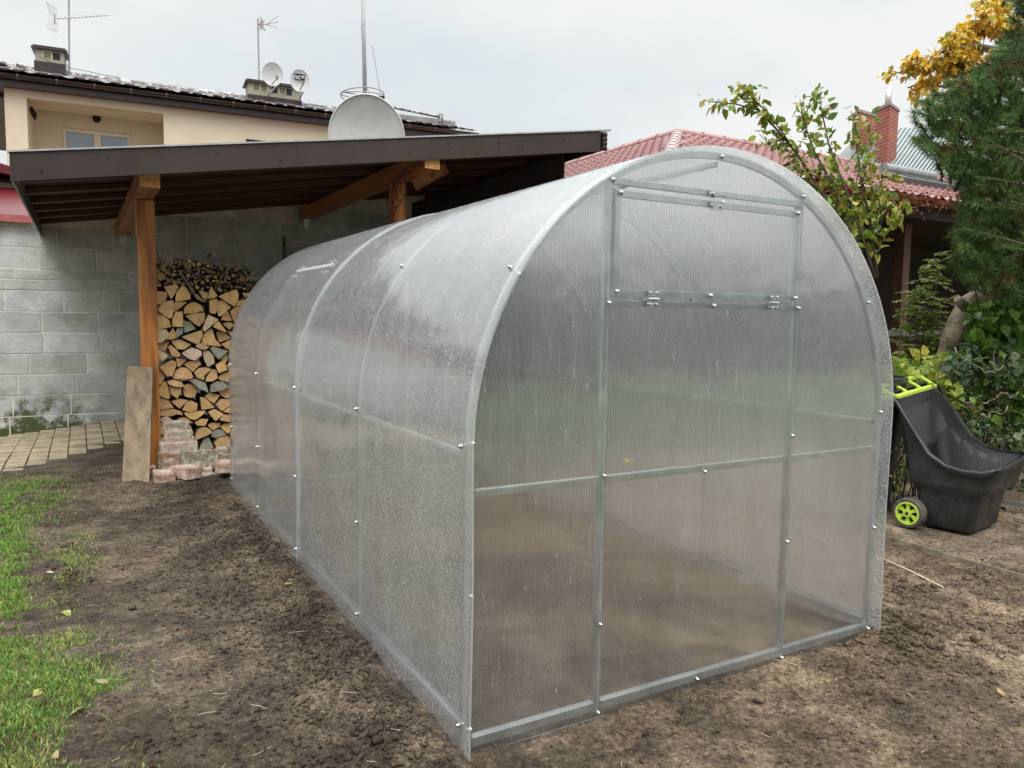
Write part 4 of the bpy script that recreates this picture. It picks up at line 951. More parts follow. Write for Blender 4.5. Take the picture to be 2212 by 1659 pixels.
b = MB(); b.tube([(x, 3.6, zr+.01) for x in (-1.7, 9.2)], .09, 10); b.build('ridge', ROOFBR, ho, smooth=True)
k = 0; x = -.55
sgm = None
while x < 9.0:
    for dx in (0, .23):
        b = MB(); zz_ = ZE+.11+.42*PT
        b.loft([[(s*wd, yy, hh) for s, wd, hh in ((-1, .10, z0_), (-1, .075, z1_), (1, .075, z1_), (1, .10, z0_))] for yy, z0_, z1_ in ((-.04, .0, .055), (.10, .03, .095))], caps=True)
        if sgm is None: o = sgm = b.build('snow_guard', GUTTER, ho, bevel=.01)
        else: o = sgm.copy(); COL.objects.link(o); o.parent = ho
        o.location = (x+dx, .1, ZE+.11+.34*PT+.01)
    x += .60
# raised roof piece at the right end
b = MB(); ra = UH(850, 238, 1.5); rb = UH(985, 262, 1.5); b.box(ra[0]-.1, rb[0], 1.5, 3.2, ra[2]-.4, (ra[2]+rb[2])/2-.02); b.build('roof_ridge_box', surf('grey_flashing', (.30, .28, .28), (.2, .18, .18), .35, 5, bd=0), ho, bevel=.03)
b = MB(); b.tube([(ra[0], 1.5, ra[2]+.06), (rb[0]-.4, 1.5, rb[2]+.05)], .03, 8); b.tube([(rb[0]-.4, 1.5, rb[2]-.1), (rb[0]-.4, 1.5, rb[2]+.12)], .06, 8); b.build('roof_rail', ROOFBR, ho, smooth=True, sharp=50)
# chimneys
def chimney(pts_, holes, D, dist, holecol):
    (xa, ya), (xb, yb), (xt, yt) = pts_; a = UH(xa, ya, dist); c = UH(xb, yb, dist); t = UH(xt, yt, dist); z0 = ZE; zt = t[2]
    b = MB(); b.box(a[0], c[0], dist, dist+D, z0, zt-.07); ch = b.build('chimney', PLASTER2, ho, bevel=.006)
    b = MB(); b.box(a[0]-.06, c[0]+.06, dist-.06, dist+D+.06, zt-.07, zt-.035); b.box(a[0]-.03, c[0]+.03, dist-.03, dist+D+.03, zt-.035, zt); b.build('chimney_cap', GUTTER, ch)
    b = MB(); b.box(a[0]-.02, c[0]+.02, dist-.02, dist+D+.02, z0, a[2]+.02); b.build('chimney_flashing', GUTTER, ch)
    for (hx_, hy_, dark) in holes:
        h = UH(hx_, hy_, dist); b = MB(); s = .062
        if not dark: b.box(h[0]-s-.02, h[0]+s+.02, dist-.006, dist-.001, h[2]-s-.02, h[2]+s+.02, 0)
        b.box(h[0]-s, h[0]+s, dist-.012, dist-.007, h[2]-s, h[2]+s, 1)
        b.build('flue_vent', [surf('vent_frame', (.6, .55, .35), bd=0), DARKV if dark else surf('vent_mesh', (.16, .15, .09), bd=0)], ch)
    return ch
chimney([(76, 133), (139, 143), (72, 96)], [(102, 119, 0), (122, 122, 1)], .5, 1.6, 0)
chimney([(536, 205), (650, 222), (535, 170)], [(554, 187, 0), (570, 190, 0), (593, 194, 1), (610, 196, 0), (624, 199, 1)], .5, 1.6, 0)
a = UH(0, 145, 1.2); c = UH(50, 142, 1.2); b = MB(); b.box(a[0]-1, c[0]-.12, 1.2, 2.2, ZE, a[2]+.0); b.box(c[0]-.12, c[0], 1.2, 2.2, ZE, a[2]+.12, 1); b.box(a[0]-1, c[0]-.3, 1.3, 2.1, a[2]+.1, a[2]+.16, 1)
b.build('roof_window', [GUTTER, ROOFBR], ho, bevel=.02)
# cables on the roof
b = MB(); ctl = [(85, 122), (120, 140), (155, 148), (180, 152), (215, 160), (260, 168)]; b.tube([hloc(*UH(x, y, 1.4)) for x, y in ctl], .006, 5)
tag(b.build('aerial_cable', CABLE), 'thin black aerial cable running from the left chimney down to the brown roof', 'cable')

# aerials
def aerial(px, ytop, ybase, dist, label, boom):
    a = np.array(hloc(*UH(px[1], ybase, dist))); c = np.array(hloc(*UH(px[0], ytop, dist))); t = thing('tv_aerial', label, 'aerial', None, tuple(a))
    def B(f, name): m = MB(); f(m); m.v = [tuple(np.array(v)-a) for v in m.v]; return m.build(name, ANT, t, smooth=True, sharp=60)
    B(lambda m: m.tube([a, c], .018, 8), 'mast'); return t, a, B
t, a, B = aerial((148, 150), -60, 170, 1.75, 'long yagi television aerial with spiral elements beside the left chimney', None)
p0 = np.array(hloc(*UH(118, 40, 1.7))); p1 = np.array(hloc(*UH(238, 32, 1.7)))
def yagi(m):
    m.tube([p0, p1], .010, 6); d = p1-p0
    for i in range(13):
        c = p0+d*(.10+.068*i); pts_ = [c+np.array([.03*math.cos(q), .06*math.sin(q), .045*math.sin(q+.6)]) for q in np.linspace(0, 5.6, 10)]; m.tube(pts_, .004, 4)
    for zz_, yy in ((.0, 0), ): m.tube([p0+[0, -.0, -.1], p0+[0, 0, .08]], .012, 6)
B(yagi, 'boom')
def refl(m):
    for sg in (-1, 1):
        for i in range(7):
            e = p0+np.array([-.02, 0, .03*sg]); f_ = e+np.array([-.02-.05*(i/7), 0, .22*sg]); o_ = np.array([.035*i-.1, -.12+.04*i, 0]); m.tube([e+o_*.6, f_+o_], .003, 4)
        m.tube([p0+np.array([-.14, -.12, .24*sg]), p0+np.array([.06, .12, .22*sg])], .003, 4)
B(refl, 'reflector')
B(lambda m: (m.bar(np.array(hloc(*UH(139, 141, 1.7))), np.array(hloc(*UH(152, 141, 1.7))), .02, .02), m.bar(np.array(hloc(*UH(139, 152, 1.7))), np.array(hloc(*UH(152, 153, 1.7))), .02, .02)), 'mast_bracket')
t, a, B = aerial((557, 560), 40, 185, 1.75, 'small television aerial with three forked arms above the right chimney', None)
def fork(m):
    c = np.array(hloc(*UH(560, 52, 1.7))); h = np.array(hloc(*UH(574, 53, 1.7))); m.tube([c, h], .012, 6)
    for ex in ((601, 35), (602, 47), (601, 60)):
        e = np.array(hloc(*UH(*ex, 1.6))); m.tube([h, e], .007, 5); d = (e-h)
        for i in range(6): q = h+d*(.25+.13*i); m.tube([q-[0, .05, .03], q+[0, .05, .03]], .003, 4)
    for i in range(5):
        q = c+np.array([.02+.02*i, 0, 0]); m.tube([q+[0, -.05, .17-.03*i], q+[0, .05, -.14+.03*i]], .005, 4)
    m.tube([np.array(hloc(*UH(573, 42, 1.7))), c, np.array(hloc(*UH(573, 66, 1.7)))], .02, 5)
B(fork, 'arms')
# small dishes
def dish(cpx, rx, rz_, dist_pt, label, mark=False, mat=WHITEP, arm=True, mast=None, tiltz=0.25, yawd=-.15, name='satellite_dish'):
    c = dist_pt; t = thing(name, label, 'dish', None, tuple(c))
    b = MB(); rings = []; dep = rx*.22
    for q in np.linspace(.02, 1, 9): rings.append([(rx*q*math.cos(a_), dep*q*q-dep, rz_*q*math.sin(a_)) for a_ in np.linspace(0, 2*math.pi, 40, endpoint=False)])
    rings = [[(x, -y-dep, z) for x, y, z in r_] for r_ in rings]
    back = [[(x, y+.012, z) for x, y, z in r_] for r_ in rings[::-1]]
    b.loft(rings+back); o = b.build('reflector', mat, t, smooth=True, sharp=60)
    b = MB(); e = rings[-1]; b.tube([e[i] for i in list(range(40))+[0]], rx*.022, 6, cap=False); b.build('rim', mat, t, smooth=True)
    if arm:
        b = MB(); p_ = np.array([.0, -.01, -rz_*.95]); f_ = np.array([rx*.25, -rx*1.0, -rz_*.25]); b.tube([p_, f_], .012, 6); b.build('feed_arm', ANT, t, smooth=True)
        b = MB(); b.tube([f_, f_+np.array([-.02, .08, .03])], [.03, .02], 8); b.bar(f_+[0, 0, -.05], f_+[0, 0, .05], .03, .03); b.build('receiver', ANT, t, smooth=True, sharp=40)
    b = MB(); b.tube([(0, .02, 0), (0, .14, -.05)], .025, 8); b.build('mount', ANT, t)
    t.rotation_euler = (tiltz, 0, yawd); 
    if mark:
        b = MB(); y_ = -dep*1.0-.012+.0; b.box(-.128, .108, -dep*.66, -dep*.64, .012, .135); b.build('badge', surf('badge_black', (.01, .01, .012), bd=0), t)
        fc = bpy.data.curves.new('lettering', 'FONT'); fc.body = 'nc+'; fc.size = .155; fc.extrude = .002; fc.align_x = 'CENTER'; fc.align_y = 'CENTER'; fc.offset = .004
        tmp = bpy.data.objects.new('tmp', fc); COL.objects.link(tmp); bpy.context.view_layer.update(); me = bpy.data.meshes.new_from_object(tmp); bpy.data.objects.remove(tmp)
        me.materials.clear(); me.materials.append(WHITEP); lo = bpy.data.objects.new('lettering', me); COL.objects.link(lo); lo.parent = t; lo.location = (-.01, -dep*.66-.005, .074); lo.rotation_euler = (math.pi/2, 0, 0)
    return t
d1 = np.array(hloc(*UH(587, 160, 1.25))); d2 = np.array(hloc(*UH(647, 174, 1.25)))
dish(None, .225, .245, d1, 'plain white satellite dish on the left of the right chimney', yawd=.1)
dish(None, .205, .235, d2, 'white satellite dish with a black lettered badge right of the chimney', mark=True, yawd=-.1)
b = MB()
for (pts_) in ([(600, 183), (580, 205), (575, 215)], [(655, 198), (648, 212), (650, 222)]): b.tube([hloc(*UH(x, y, 1.3+.12*i)) for i, (x, y) in enumerate(pts_)], .018, 8)
tag(b.build('dish_bracket', ANT, smooth=True), 'bent metal arms holding the two small dishes to the right chimney', 'bracket')
# big dish on the shelter / wall, tall mast with ring aerial
dc = UY(792, 297, 9.35); bd_ = dish(None, .555, .60, dc, 'large weathered white satellite dish standing behind the shelter roof', mat=DISH, arm=False, tiltz=.12, yawd=-.30)
b = MB(); b.tube([(.0, .1, -.0), (.0, .15, -1.6)], .035, 10); b.build('pole', ANT, bd_, smooth=True)
a = UY(789, 240, 9.75); c = UY(783, -60, 9.75); t = thing('radio_mast', 'tall thin grey radio mast with a ring aerial rising behind the large dish', 'mast', None, (a[0], a[1], 1.8))
org = np.array([a[0], a[1], 1.8])
b = MB(); b.tube([np.array([a[0], a[1], 1.8])-org, a-org], .035, 10); b.tube([a-org, c-org], .032, 10); b.tube([UY(783, -60, 9.70)-org, UY(781, 60, 9.70)-org, UY(785, 150, 9.70)-org, a-org+[0, -.05, 0]], .006, 5); b.build('mast_tube', surf('mast_grey', (.42, .42, .43), (.34, .34, .35), .5, 6, bd=0), t, smooth=True)
rc = UY(783, 205, 9.75); b = MB()
for dz, rr in ((.04, .33), (-.03, .33)): b.tube([rc-org+np.array([rr*math.cos(q), rr*math.sin(q), dz*math.sin(q)+.02*math.cos(q)]) for q in np.linspace(0, 2*math.pi*.98, 40)], .009, 5)
b.tube([rc-org+[-.33, 0, -.0], rc-org+[.33, .0, -.0]], .012, 6); b.build('ring_aerial', ANT, t, smooth=True)
b = MB(); e = UY(823, 213, 9.7)-org; b.bar(e-[.04, 0, 0], e+[.05, 0, 0], .06, .07); b.tube([e+[-.03, 0, -.05], e+[-.1, 0, -.1]], .02, 6); b.build('matching_box', DARKV, t)
b = MB(); b.tube([UY(822, 205, 9.6)-org, UY(804, 98, 9.6)-org], .005, 5); b.tube([UY(792, 185, 9.65)-org, UY(803, 225, 9.65)-org], .005, 5); b.build('whip', ANT, t)

# ------------------------------------------------------------------ low building with red sheet roof beyond the wall (left)
rl = thing('red_roofed_annex', 'low cream annex with red sheet metal roof beyond the block wall, far left', 'annex', loc=(0, 0, 0))
a = UY(0, 470, 8.62); zc = a[2]
b = MB(); pA = UY(-10, 421, 9.6); b.prism([(-7.5, 8.52, zc-.02), (-1.40, 8.52, zc-.02), (-1.40, 10.2, zc+.52), (-7.5, 10.2, zc+.52)], (0, 0, .03))
for k in range(14): b.bar((-7.4+.46*k, 8.52, zc+.03), (-7.4+.46*k, 10.2, zc+.57), .02, .05)
b.build('lower_roof', REDM, rl); b = MB(); b.box(-7.5, -1.39, 8.49, 8.52, zc-.05, zc+.03); b.build('drip_edge', surf('red_edge', (.42, .12, .12), bd=0, rough=.35), rl)
e = UY(40, 440, 10.4); f_ = UY(20, 395, 10.4)
b = MB(); b.box(-7.5, -1.3, 10.4, 13.0, 0, f_[2]); b.build('wall', PLASTER, rl)
g_ = UY(0, 366, 10.3); g2 = UY(47, 387, 10.3); sl_ = (g2[2]-g_[2])/(g2[0]-g_[0])
b = MB(); b.prism([(-7.5, 10.1, f_[2]+.02), (-1.25, 10.1, f_[2]+.0), (-1.25, 10.1, g2[2]-.1), (-2.2, 10.1, g_[2]), (-7.5, 10.1, g_[2]+.4)], (0, 3, 0), 0); b.build('gable', DKWOOD, rl)
b = MB(); b.prism([(-1.15, 10.0, g2[2]-.12), (-1.15, 10.0, g2[2]-.04), (-2.2, 10.0, g_[2]+.14), (-7.5, 10.0, g_[2]+.55), (-7.5, 10.0, g_[2]+.4), (-2.2, 10.0, g_[2]+.0)], (0, 3.2, 0), 0); b.build('upper_roof', REDM, rl)

# ------------------------------------------------------------------ red tiled building on the right
rb_ = thing('red_tiled_building', 'low building with red metal tile roof and a dark open porch, right of the greenhouse', 'building', loc=(0, 0, 0))
EY, EX, EZ = 3.75, 3.95, 2.80; RY, RX, RZ = 6.06, 6.10, 3.77; gsl = (RZ-EZ)/(RY-EY)
tileroof('roof_front', EX, 16.5, EY, RY, lambda x, y: EZ+(y-EY)*gsl, REDT, rb_, px=.155, step=.27, amp=.03, hst=.045, clip=lambda x, y: x-EX > (y-EY)*(RX-EX)/(RY-EY))
gl2 = (RZ-EZ)/(RX-EX)
o = tileroof('roof_side', -16., -EY, 0, RX-EX, lambda x, y: EZ+y*gl2, REDT, rb_, px=.155, step=.27, amp=.03, hst=.045, clip=lambda x, y: (-x-EY) > y*(RY-EY)/(RX-EX))
o.rotation_euler = (0, 0, -math.pi/2); o.location = (EX, 0, 0)
b = MB(); 
def capline(p, q, nn):
    p = np.array(p); q = np.array(q)
    for i in range(nn): b.tube([p+(q-p)*i/nn, p+(q-p)*(i+1.04)/nn], [.085, .075], 10)
capline((EX, EY, EZ+.02), (RX, RY, RZ+.03), 9); b.build('hip_cap', REDCAP, rb_, smooth=True, sharp=50)
b = MB(); capline((RX, RY, RZ+.02), (16.5, RY, RZ+.02), 26); capline((RX, RY, RZ+.02), (RX, 16, RZ+.02), 26); b.build('ridge_cap', REDT, rb_, smooth=True, sharp=50)
b = MB(); b.prism([(RX, RY, RZ-.02), (16.5, RY, RZ-.02), (16.5, RY+2.3, EZ)], (0, .0001, 0)) if 0 else b.add([(RX, RY, RZ-.03), (16.5, RY, RZ-.03), (16.5, RY+2.3, EZ-.03), (RX+2.3, RY+2.3, EZ-.03), (RX+2.3, 16, EZ-.03), (RX, 16, RZ-.03)], [(0, 1, 2, 3), (0, 3, 4, 5)])
b.build('roof_rear', REDT, rb_)
b = MB(); prof = [(EY-.06+.075*math.cos(t), EZ-.01+.075*math.sin(t)) for t in np.linspace(math.pi, 2*math.pi, 9)]+[(EY-.06+.066*math.cos(t), EZ-.01+.066*math.sin(t)) for t in np.linspace(2*math.pi, math.pi, 9)]
b.loft([[(x, y, z) for y, z in prof] for x in (EX-.1, 16.5)], caps=True)
prof = [(EX-.06+.075*math.cos(t), EZ-.01+.075*math.sin(t)) for t in np.linspace(math.pi, 2*math.pi, 9)]+[(EX-.06+.066*math.cos(t), EZ-.01+.066*math.sin(t)) for t in np.linspace(2*math.pi, math.pi, 9)]
b.loft([[(x, y, z) for x, z in prof] for y in (EY+.02, 16)], caps=True)
b.build('gutter', surf('red_gutter', (.24, .055, .03), (.16, .035, .02), .35, 5, bd=0), rb_, smooth=True, sharp=50)
b = MB(); b.box(EX+.02, 16.5, EY+.02, EY+.05, EZ-.22, EZ-.03); b.box(EX+.02, EX+.05, EY+.06, 16, EZ-.22, EZ-.03); b.box(EX+.06, 16.5, EY+.06, 16, EZ-.12, EZ-.10)
b.build('fascia', DKWOOD, rb_)
b = MB(); b.box(EX+.3, EX+.45, EY+.6, 16, -.1, EZ-.12); b.box(EX+.45, 16.5, 6.6, 6.75, -.1, EZ-.12); b.box(16.3, 16.5, EY+.2, 6.6, -.1, EZ-.12); b.build('porch_wall', DKWOOD, rb_)
for x in (5.1, 8.35, 11.4): b = MB(); b.box(x-.07, x+.07, 4.15, 4.29, -.1, EZ-.22); b.build('porch_post', surf('porch_post_wood', (.12, .05, .03), (.07, .03, .02), .7, 6, bd=.002), rb_, bevel=.005)
for z, y in ((1.18, 4.1), (.72, 4.1), (.42, 4.08)): b = MB(); b.box(5.2, 11, y, y+.04, z-.05, z+.03); b.build('porch_rail', OLDWOOD, rb_, bevel=.003)
# roof window with roller box
sw = thing('x', None, None) if 0 else None
p0 = UD(1935, 368, 1); 
def onroof(px, py, lift=0.):
    q = ray(px, py); # plane z = EZ+(y-EY)*gsl + lift
    k_ = (EZ+lift+(CAM[1]-EY)*gsl-CAM[2])/(q[2]-q[1]*gsl); return CAM+q*k_
a = onroof(1955, 392, .08); c = onroof(2085, 412, .08); g_ = np.array([0, 1, gsl]); g_ /= np.linalg.norm(g_); nn_ = np.array([0, -gsl, 1]); nn_ /= np.linalg.norm(nn_)
w_ = c[0]-a[0]
b = MB(); base = np.array([a[0], a[1], a[2]]); b.obox(base+np.array([w_/2, 0, 0])+g_*.2, (w_/2, 0, 0), g_*.2, nn_*.06); rw_ = b.build('roof_window', surf('window_cladding', (.12, .13, .13), (.09, .1, .1), .35, bd=0), rb_, bevel=.01)
b = MB(); b.obox(base+np.array([w_/2, 0, 0])+g_*.2+nn_*.063, (w_/2-.08, 0, 0), g_*.14, nn_*.004); b.build('pane', DARKV, rw_)
b = MB(); b.tube([base+g_*.40+nn_*.08, base+g_*.40+nn_*.08+np.array([w_*.75, 0, 0])], .075, 14); b.build('roller_box', surf('roller_grey', (.25, .26, .26), (.18, .19, .19), .35, bd=0), rw_, smooth=True, sharp=50)

# grey-green sheet roof house with brick chimneys further back
GD = 15.5
gb = thing('grey_roofed_house', 'distant house with grey-green ribbed sheet roof behind the red tiled one', 'house', loc=(0, 0, 0))
A_ = UD(1800, 392, GD-1); B_ = UD(2030, 372, GD-1.5); A_[2] = B_[2] = (A_[2]+B_[2])/2-.1
T0 = UD(1872, 275, GD+2); T1 = UD(2120, 262, GD+2); T1[2] = T0[2]
b = MB(); nn2 = 26
for i in range(nn2):
    f0, f1 = i/nn2, (i+.55)/nn2; f2 = (i+1)/nn2
    for (fa, fb, h_) in ((f0, f1, 0), (f1, f2, .03)):
        b.add([A_+(B_-A_)*fa+[0, 0, h_], A_+(B_-A_)*fb+[0, 0, h_], T0+(T1-T0)*fb+[0, 0, h_], T0+(T1-T0)*fa+[0, 0, h_]], [(0, 1, 2, 3)])
b.build('roof', TEAL, gb)
b = MB(); back = np.array([2.0, 4.5, 0]); b.add([T0, T1, T1+back+[0, 0, -1.6], T0+back+[0, 0, -1.6]], [(0, 1, 2, 3)]); b.add([T0, A_, T0+back+[0, 0, -1.6]], [(0, 1, 2)]); b.add([B_, T1, T1+back+[0, 0, -1.6]], [(0, 1, 2)]); b.build('roof_rear', TEAL, gb)
b = MB(); lo_ = [A_+[0.1, .1, -.05], B_+[-.1, .1, -.05], T1+back+[-.1, 0, -1.7], T0+back+[.1, 0, -1.7]]; b.loft([[tuple(p) for p in lo_], [(p[0], p[1], 0) for p in lo_]]); b.build('wall', PLASTER, gb)
def bchim(x0, x1, xm, y0, y1, dep, name='brick_chimney'):
    a = UD(x0, y1, dep); m = UD(xm, y0, dep-.3); c = UD(x1, y1, dep); zt = m[2]; d_ = c-a; d_[2] = 0; wl_ = np.linalg.norm(d_)
    # square stack turned so that its corner faces the camera
    s1 = np.linalg.norm((UD(xm, y1, dep)-a)); s2 = np.linalg.norm((c-UD(xm, y1, dep)))
    ctr = UD(xm, y1, dep-.2); ex = np.array([-.93, .37, 0]); ey = np.array([.37+.2, .93, 0]); ey /= np.linalg.norm(ey)
    ex = (UD(x0, y1, dep+.25)-ctr); ex[2] = 0; ey = (UD(x1, y1, dep+.25)-ctr); ey[2] = 0
    z0 = 2.5
    b = MB(); q = [ctr, ctr+ex, ctr+ex+ey, ctr+ey]; b.loft([[(p[0], p[1], z0) for p in q], [(p[0], p[1], zt-.06) for p in q]], caps=True); ch = b.build('chimney', BRW, gb)
    cc = ctr+(ex+ey)/2; b = MB(); b.loft([[(cc[0]+(p[0]-cc[0])*1.1, cc[1]+(p[1]-cc[1])*1.1, z) for p in q] for z in (zt-.058, zt)], caps=True); b.build('chimney_cap', surf('stone_cap', (.36, .27, .25), bd=0), ch)
    return cc, zt, ch
bchim(1838, 1896, 1850, 235, 330, GD+.8)
cc, zt, ch = bchim(1889, 1937, 1917, 220, 320, GD-.2)
b = MB(); b.tube([(cc[0], cc[1], zt), (cc[0], cc[1], zt+.42)], .062, 12); b.build('steel_flue', surf('flue', (.6, .6, .58), (.5, .5, .49), .35, bd=0, metal=.6), ch, smooth=True)
# pale low building strip seen between shelter and red roof
b = MB(); a = UD(1015, 432, 17); c = UD(1175, 396, 17); b.box(a[0], c[0]+.4, a[1], a[1]+.3, 0, (a[2]+c[2])/2+.05); b.box(a[0]-.05, c[0]+.45, a[1]-.05, a[1]+.35, (a[2]+c[2])/2+.051, (a[2]+c[2])/2+.12)
tag(b.build('garden_wall', WHITEP), 'pale far wall glimpsed between the shelter roof and the red tiles', 'wall')

# ------------------------------------------------------------------ garden cart
def cart(org, az, label, lime=True):
    t = thing('garden_cart', label, 'cart', None, tuple(org)); t.rotation_euler = (0, 0, az)
    # local x = width (away), local -y = nose direction
    n = 64
    def rr(l0, l1, w0, w1, rad, k): # rounded rectangle; l along -y
        u = k/n*4; side = int(u) % 4; f = u-int(u)
        return None
    KT = [0.]
    def ring(l0, l1, w0, w1, rad, zf):
        pts_ = []; cs = [(l1-rad, w0+rad, -90, 0), (l1-rad, w1-rad, 0, 90), (l0+rad, w1-rad, 90, 180), (l0+rad, w0+rad, 180, 270)]
        full = []
        for (cl, cw, a0, a1) in cs:
            for i in range(9): a_ = R(a0+(a1-a0)*i/8); full.append((cl+rad*math.cos(a_), cw+rad*math.sin(a_)))
        # resample evenly with subdivisions on straight parts
        out_ = []
        for i in range(len(full)):
            p, q = full[i], full[(i+1) % len(full)]; m = 5 if i % 9 == 8 else 1
            for j in range(m): out_.append((p[0]+(q[0]-p[0])*j/m, p[1]+(q[1]-p[1])*j/m))
        return [(w, -l, zf(l)+KT[0]*max(0, w)) for l, w in out_]
    RP = [(-.50, .845), (-.45, .83), (-.40, .78), (-.335, .69), (-.265, .575), (-.19, .475), (-.10, .42), (0, .40), (.12, .405), (.20, .44), (.30, .46)]
    def zrim(l): return float(np.interp(l, [a[0] for a in RP], [a[1] for a in RP]))
    def mixr(f): # outer tub between z=.30 and the rim
        def z(l): return .30+(zrim(l)-.30)*f
        return z
    outer = [ring(-.245, .04, .01, .40, .05, lambda l: .0), ring(-.262, .06, -.005, .42, .05, lambda l: .02), ring(-.285, .085, -.015, .43, .06, lambda l: .19), ring(-.292, .092, -.018, .435, .06, lambda l: .235), ring(-.325, .142, -.042, .465, .06, lambda l: .268)]
    KT[0] = .05; outer.append(ring(-.332, .148, -.045, .47, .06, lambda l: .29)); KT[0] = .10
    outer += [ring(-.36, .160, -.05, .50, .07, mixr(.35)), ring(-.41, .178, -.055, .535, .08, mixr(.75)), ring(-.455, .185, -.058, .55, .08, mixr(.95))]
    rim = [ring(-.455, .185, -.058, .55, .08, mixr(.97)), ring(-.485, .21, -.083, .575, .09, lambda l: zrim(l)-.035), ring(-.488, .213, -.086, .578, .09, lambda l: zrim(l)-.008), ring(-.48, .205, -.078, .57, .09, lambda l: zrim(l)+.004), ring(-.45, .175, -.048, .54, .08, lambda l: zrim(l)+.002)]
    inner = [ring(-.44, .165, -.045, .535, .08, mixr(.95)), ring(-.40, .15, -.035, .52, .07, mixr(.6))]
    KT[0] = .04; inner += [ring(-.32, .10, -.02, .45, .07, mixr(.05))]; KT[0] = 0
    inner += [ring(-.27, .05, .01, .39, .06, lambda l: .06), ring(-.2, .0, .1, .35, .04, lambda l: .045)]
    b = MB(); b.loft(outer); b.add(outer[0], [tuple(range(len(outer[0])))]); b.build('tub', BLACKP, t, smooth=True, sharp=55)
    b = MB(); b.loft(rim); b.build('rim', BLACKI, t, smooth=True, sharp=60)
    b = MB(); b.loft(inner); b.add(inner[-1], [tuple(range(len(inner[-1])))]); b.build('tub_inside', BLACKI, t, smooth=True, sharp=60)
    # handle: flat frame with two cross pieces bridging the high end
    b = MB(); zt_ = .875; y0 = .47; y1 = .375
    Y = lambda w_, l_, z_: (w_, -l_, z_)
    fr_o = [(-.085, -.50), (.545, -.50), (.525, -.385), (-.065, -.385)]
    def slab(c0, c1, th=.022): b.bar(c0, c1, .03, th)
    zt_ = .862; HP = lambda w_, y_, z_: (w_, y_, z_+.10*max(0, w_))
    b.bar(HP(-.085, .53, zt_), HP(.50, .53, zt_), .036, .026); b.bar(HP(-.065, .415, zt_-.055), HP(.49, .415, zt_-.055), .034, .026)
    b.bar(HP(-.085, .515, zt_-.006), HP(-.068, .43, zt_-.049), .036, .026); b.bar(HP(.497, .515, zt_-.006), HP(.485, .43, zt_-.049), .036, .026)
    for w_ in (.12, .31): b.bar(HP(w_, .514, zt_-.008), HP(w_, .431, zt_-.05), .036, .022)
    b.build('handle', LIME if lime else BLACKP, t, bevel=.006)
    for wx, sgn in ((-.105, -1), (.535, 1)):
        b = MB(); rO, rI = .096, .072; c = np.array([wx, .27, .096-.012]); n_s = 36
        prf = [(rI, -.032), (rO-.008, -.034), (rO, -.024), (rO, .030), (rO-.008, .036), (rI, .032)]
        b.loft([[(c[0]+o_, c[1]+r_*math.cos(q), c[2]+r_*math.sin(q)) for r_, o_ in prf] for q in np.linspace(0, 2*math.pi, n_s+1)], close=True)
        wh = b.build('wheel', RUBBER, t, smooth=True, sharp=40)
        b = MB(); s = sgn*.018
        prf = [(rI+.001, -.018), (rI+.001, .018), (rI-.010, .018), (rI-.010, -.018)]
        b.loft([[(c[0]+s+o_, c[1]+r_*math.cos(q), c[2]+r_*math.sin(q)) for r_, o_ in prf] for q in np.linspace(0, 2*math.pi, n_s+1)], close=True)
        b.tube([(c[0]+s-.018, c[1], c[2]), (c[0]+s+.018, c[1], c[2])], .026, 20)
        for i in range(6):
            q = R(60*i+30); d = np.array([0, math.cos(q), math.sin(q)]); e_ = np.array([0, -math.sin(q), math.cos(q)])
            b.prism([tuple(c+np.array([s-.01, 0, 0])+d*.022-e_*.006), tuple(c+np.array([s-.01, 0, 0])+d*.022+e_*.006), tuple(c+np.array([s-.01, 0, 0])+d*.067+e_*.016), tuple(c+np.array([s-.01, 0, 0])+d*.067-e_*.016)], (.02, 0, 0))
        b.build('wheel_rim', LIME, wh, smooth=True, sharp=30)
        b = MB(); b.tube([(c[0]+s*1.0+sgn*.019, c[1], c[2]), (c[0]+s+sgn*.022, c[1], c[2])], .010, 12); b.tube([(c[0]+s-.02*sgn, c[1], c[2]), (c[0]+s-.0185*sgn, c[1], c[2])], .056, 20); b.build('wheel_hub', DARKV, wh)
    b = MB(); b.tube([(-.08, .27, .075), (.5, .27, .075)], .009, 8); b.build('axle', STEEL, t)
    # dark cheeks joining rim and handle
    return t
cz = float(gbase(3.8, .8))
B0 = np.array([3.71, .638, .0]); aw = R(8.6)
# local x axis -> W direction, local -y -> L direction
cart((B0[0], B0[1], .018), aw, 'black plastic tipping garden cart with lime green handle and wheels, right of the greenhouse')
# dark tub behind the cart
c = UD(1860, 900, 5.3); b = MB(); rings = []
for z_, r_ in ((.0, .19), (.02, .20), (.35, .225), (.36, .235), (.70, .25), (.86, .255), (.88, .27), (.90, .27), (.905, .25), (.80, .24), (.1, .19)): rings.append([(r_*math.cos(q), r_*math.sin(q), z_) for q in np.linspace(0, 2*math.pi, 28, endpoint=False)])
b.loft(rings); b.add(rings[0], [tuple(range(28))]); b.add(rings[-1], [tuple(range(28))])
o = b.build('plastic_barrel', surf('blue_black_plastic', (.02, .024, .032), (.03, .034, .042), .35, 6, bd=.001), smooth=True, sharp=40); o.location = (c[0]+.02, c[1], .03)
tag(o, 'dark blue-black plastic barrel half hidden behind the greenhouse and the cart', 'barrel')

